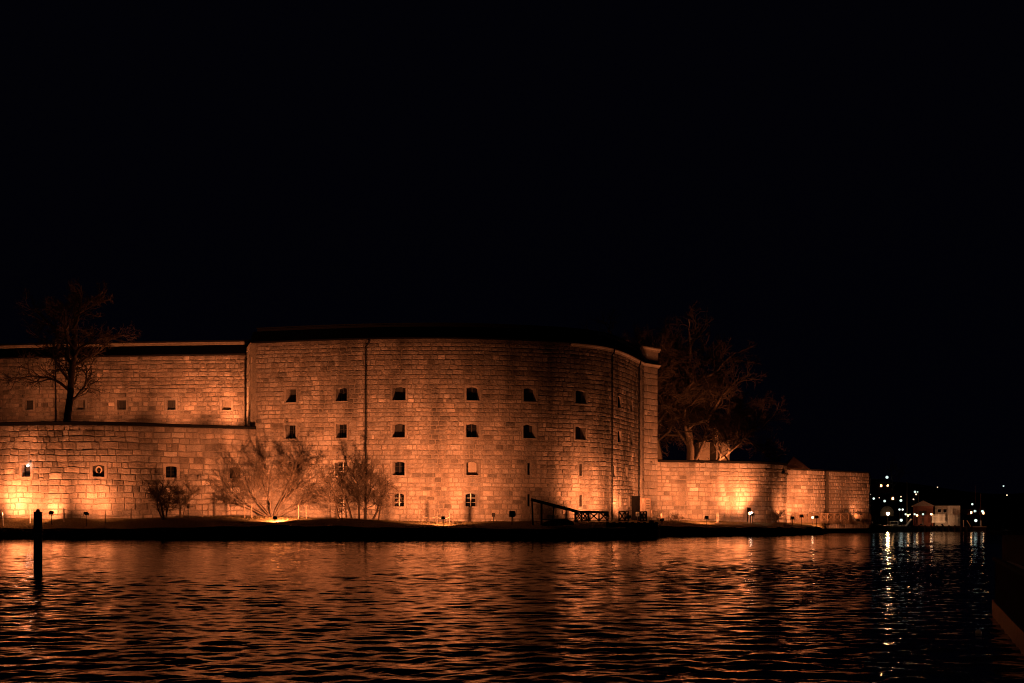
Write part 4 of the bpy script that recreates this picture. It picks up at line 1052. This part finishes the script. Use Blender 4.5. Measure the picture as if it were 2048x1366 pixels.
boat('white moored boat just past the end of the fortress wall', 1741, 190, 3.6, M_WHITE, True)
boat('small white boat left of the dome shelter', 1763, 192, 3.2, M_WHITE, False)
boat('dim cabin boat moored right of the dome shelter', 1791, 190, 4.2, M_CREAM, True)
# houses on the far hillside with lit windows
for px0, px1, pe, pr, base, Y, lab, wins in (
        (1757, 1782, 965, 957, 992, 300, 'hillside house with two lit windows under the highest lamp', [(1762.4, 971), (1775, 971)]),
        (1780, 1793, 991, 986, 1006, 280, 'little hillside house with one dim orange window', [(1785.7, 997)]),
        (1934, 1947, 1018, 1012, 1034, 250, 'small far house with an orange window near the right end masts', [(1943, 1025)]),
        (1957, 1971, 1015, 1010, 1032, 252, 'far cottage behind the right end masts with a glowing window', [(1966.5, 1026)])):
    r = house('hillside_house', lab, 'house', px0, px1, Y, wz(base, Y), pe, pr, 8, M_REDWOOD, M_TAR, 'houses on the far hillside')
    for a, b_ in wins:
        w_ = FB('window', M_CREAM, r, a - 2.4, a + 2.4, b_ - 3.0, b_ + 3.0, Y - .1, .08); FB('pane', M_LO, w_, a - 1.7, a + 1.7, b_ - 2.2, b_ + 2.2, Y - .14, .03)
# sparse lit tree behind the highest lamp
tree('hillside_tree', 'sparse tree catching lamp light beside the highest far lamp', 'tree', (wx(1787, 296), 296, 7.5), [((0, 0, 1), 9, .22, (0, 0, 0))],
     dict(prmT, kids=[9, 6, 5, 0, 0], rmin=.02), 33, (M_BARK2, M_BARK2, M_BARK2), maxl=3)

def hlamp(px, py, Y, rad, mat, label, light=None, col=None, foot=None, kind='harbour_lamp'):
    p = P3(px, py, Y); zf = foot if foot is not None else p.z - 2.6
    r = empty(kind, (p.x, p.y, zf), label, 'lamp', 'lamps of the far harbour and hillside')
    MB().ball(p, rad, 10, 6).build('lantern', mat, r, smooth=True)
    MB().tube([(p.x, p.y, zf), (p.x, p.y, p.z - rad * .9)], .05, 6).build('lamp_post', M_IRON, r)
    MB().lathe((p.x, p.y, p.z + rad * .85), [(rad * .7, 0), (rad * .2, rad * .3)], 8).build('lamp_cap', M_IRON, r)
    if light and mat is not M_LW:
        ld = bpy.data.lights.new('lamp_light', 'POINT'); ld.energy = light * .12; ld.color = col; ld.shadow_soft_size = rad
        lo = bpy.data.objects.new('lamp_light', ld); C.objects.link(lo); lo.parent = r; lo.location = (p.x - r.location.x, -rad * 1.6, p.z - zf)
    return r
WHT = (.9, 1, .93); ORG = (1, .5, .22)
LL = [
 (1774, 954.5, 292, .38, M_LW, 'highest white lamp on the far hillside', 250, ORG),
 (1740, 990, 240, .2, M_LW, 'upper left white lamp close to the wall end', None, None),
 (1747.5, 997, 240, .24, M_LW, 'white lamp just right of and below the upper one by the wall end', None, None),
 (1736.6, 1001, 225, .32, M_LW, 'big white lamp almost touching the wall end', 60, WHT),
 (1769.3, 1002, 235, .26, M_LW, 'white lamp above the dome shelter', 120, WHT),
 (1802, 993.3, 240, .13, M_LD, 'tiny warm lamp above the white mast side lamp', None, None),
 (1801.8, 1001, 230, .28, M_LW, 'white lamp left of the thick mast at mid height', 60, WHT),
 (1830, 983.6, 200, .2, M_LW, 'left one of two white lamps above the boathouse', None, None),
 (1835.2, 983.8, 200, .12, M_LW, 'right one of two white lamps above the boathouse', None, None),
 (1832.2, 988.6, 200, .14, M_LD, 'dim lamp under the pair above the boathouse', None, None),
 (1827, 998.6, 210, .13, M_LD, 'dim lamp over the left slope of the boathouse roof', None, None),
 (1799, 1019, 205, .19, M_LW, 'left lamp of a white pair left of the mast foot', None, None),
 (1805.4, 1019, 205, .19, M_LW, 'right lamp of a white pair left of the mast foot', None, None),
 (1739, 1035, 215, .15, M_LW, 'low white lamp just above the shore by the wall end', None, None),
 (1811.4, 1028.4, 188, .17, M_LW, 'white lamp at the left side of the mast foot', None, None),
 (1820, 1028.6, 188, .1, M_LD, 'dim lamp at the right side of the mast foot', None, None),
 (1829.4, 1028.4, 188, .17, M_LW, 'white lamp on the left corner of the boathouse', None, None),
 (1846, 1028.4, 187.5, .17, M_LW, 'white lamp over the boathouse door', 25, ORG),
 (1862.6, 1028.4, 187.5, .17, M_LO, 'warm lamp between the boathouse and the pale hall', 40, (1, .8, .6)),
 (1802.4, 1040.3, 187, .24, M_LW, 'low white lamp over the gangway', 30, WHT),
 (1944.6, 1008.3, 215, .2, M_LW, 'upper white lamp near the right end masts', None, None),
 (1950, 1022.2, 205, .23, M_LW, 'middle white lamp near the right end masts', None, None),
 (1964.8, 1022.6, 205, .23, M_LW, 'white lamp right of the second faint mast', None, None),
 (1951.6, 1041, 187, .25, M_LW, 'low white lamp above the bathing platform', 25, WHT),
 (1875, 974.5, 330, .16, M_LD, 'dim orange lamp high above the pale hall', None, None),
 (2007, 972, 330, .22, M_LW, 'far right white lamp high in the dark', None, None),
 (2014, 990.3, 320, .2, M_LD, 'dim lamp below the far right white one', None, None),
 (1758.5, 995.5, 250, .1, M_LD, 'faint lamp between the wall end and the dome shelter', None, None),
]
for px, py, Y, rad, mt, lab, li, cl in LL: hlamp(px, py, Y, rad, mt, lab, li, cl)
hlamp(1775.6, 1027.2, 200, .26, M_LB, 'big bright orange quay lamp whose light runs far across the water', 160, ORG, foot=.5, kind='quay_lamp')
hlamp(1816, 1031, 186.5, .16, M_LO, 'orange lamp glowing on the foot of the thick mast', 60, ORG)
hlamp(1834.2, 1030.8, 186.5, .16, M_LO, 'orange lamp on a white post left of the boathouse door', 30, ORG)
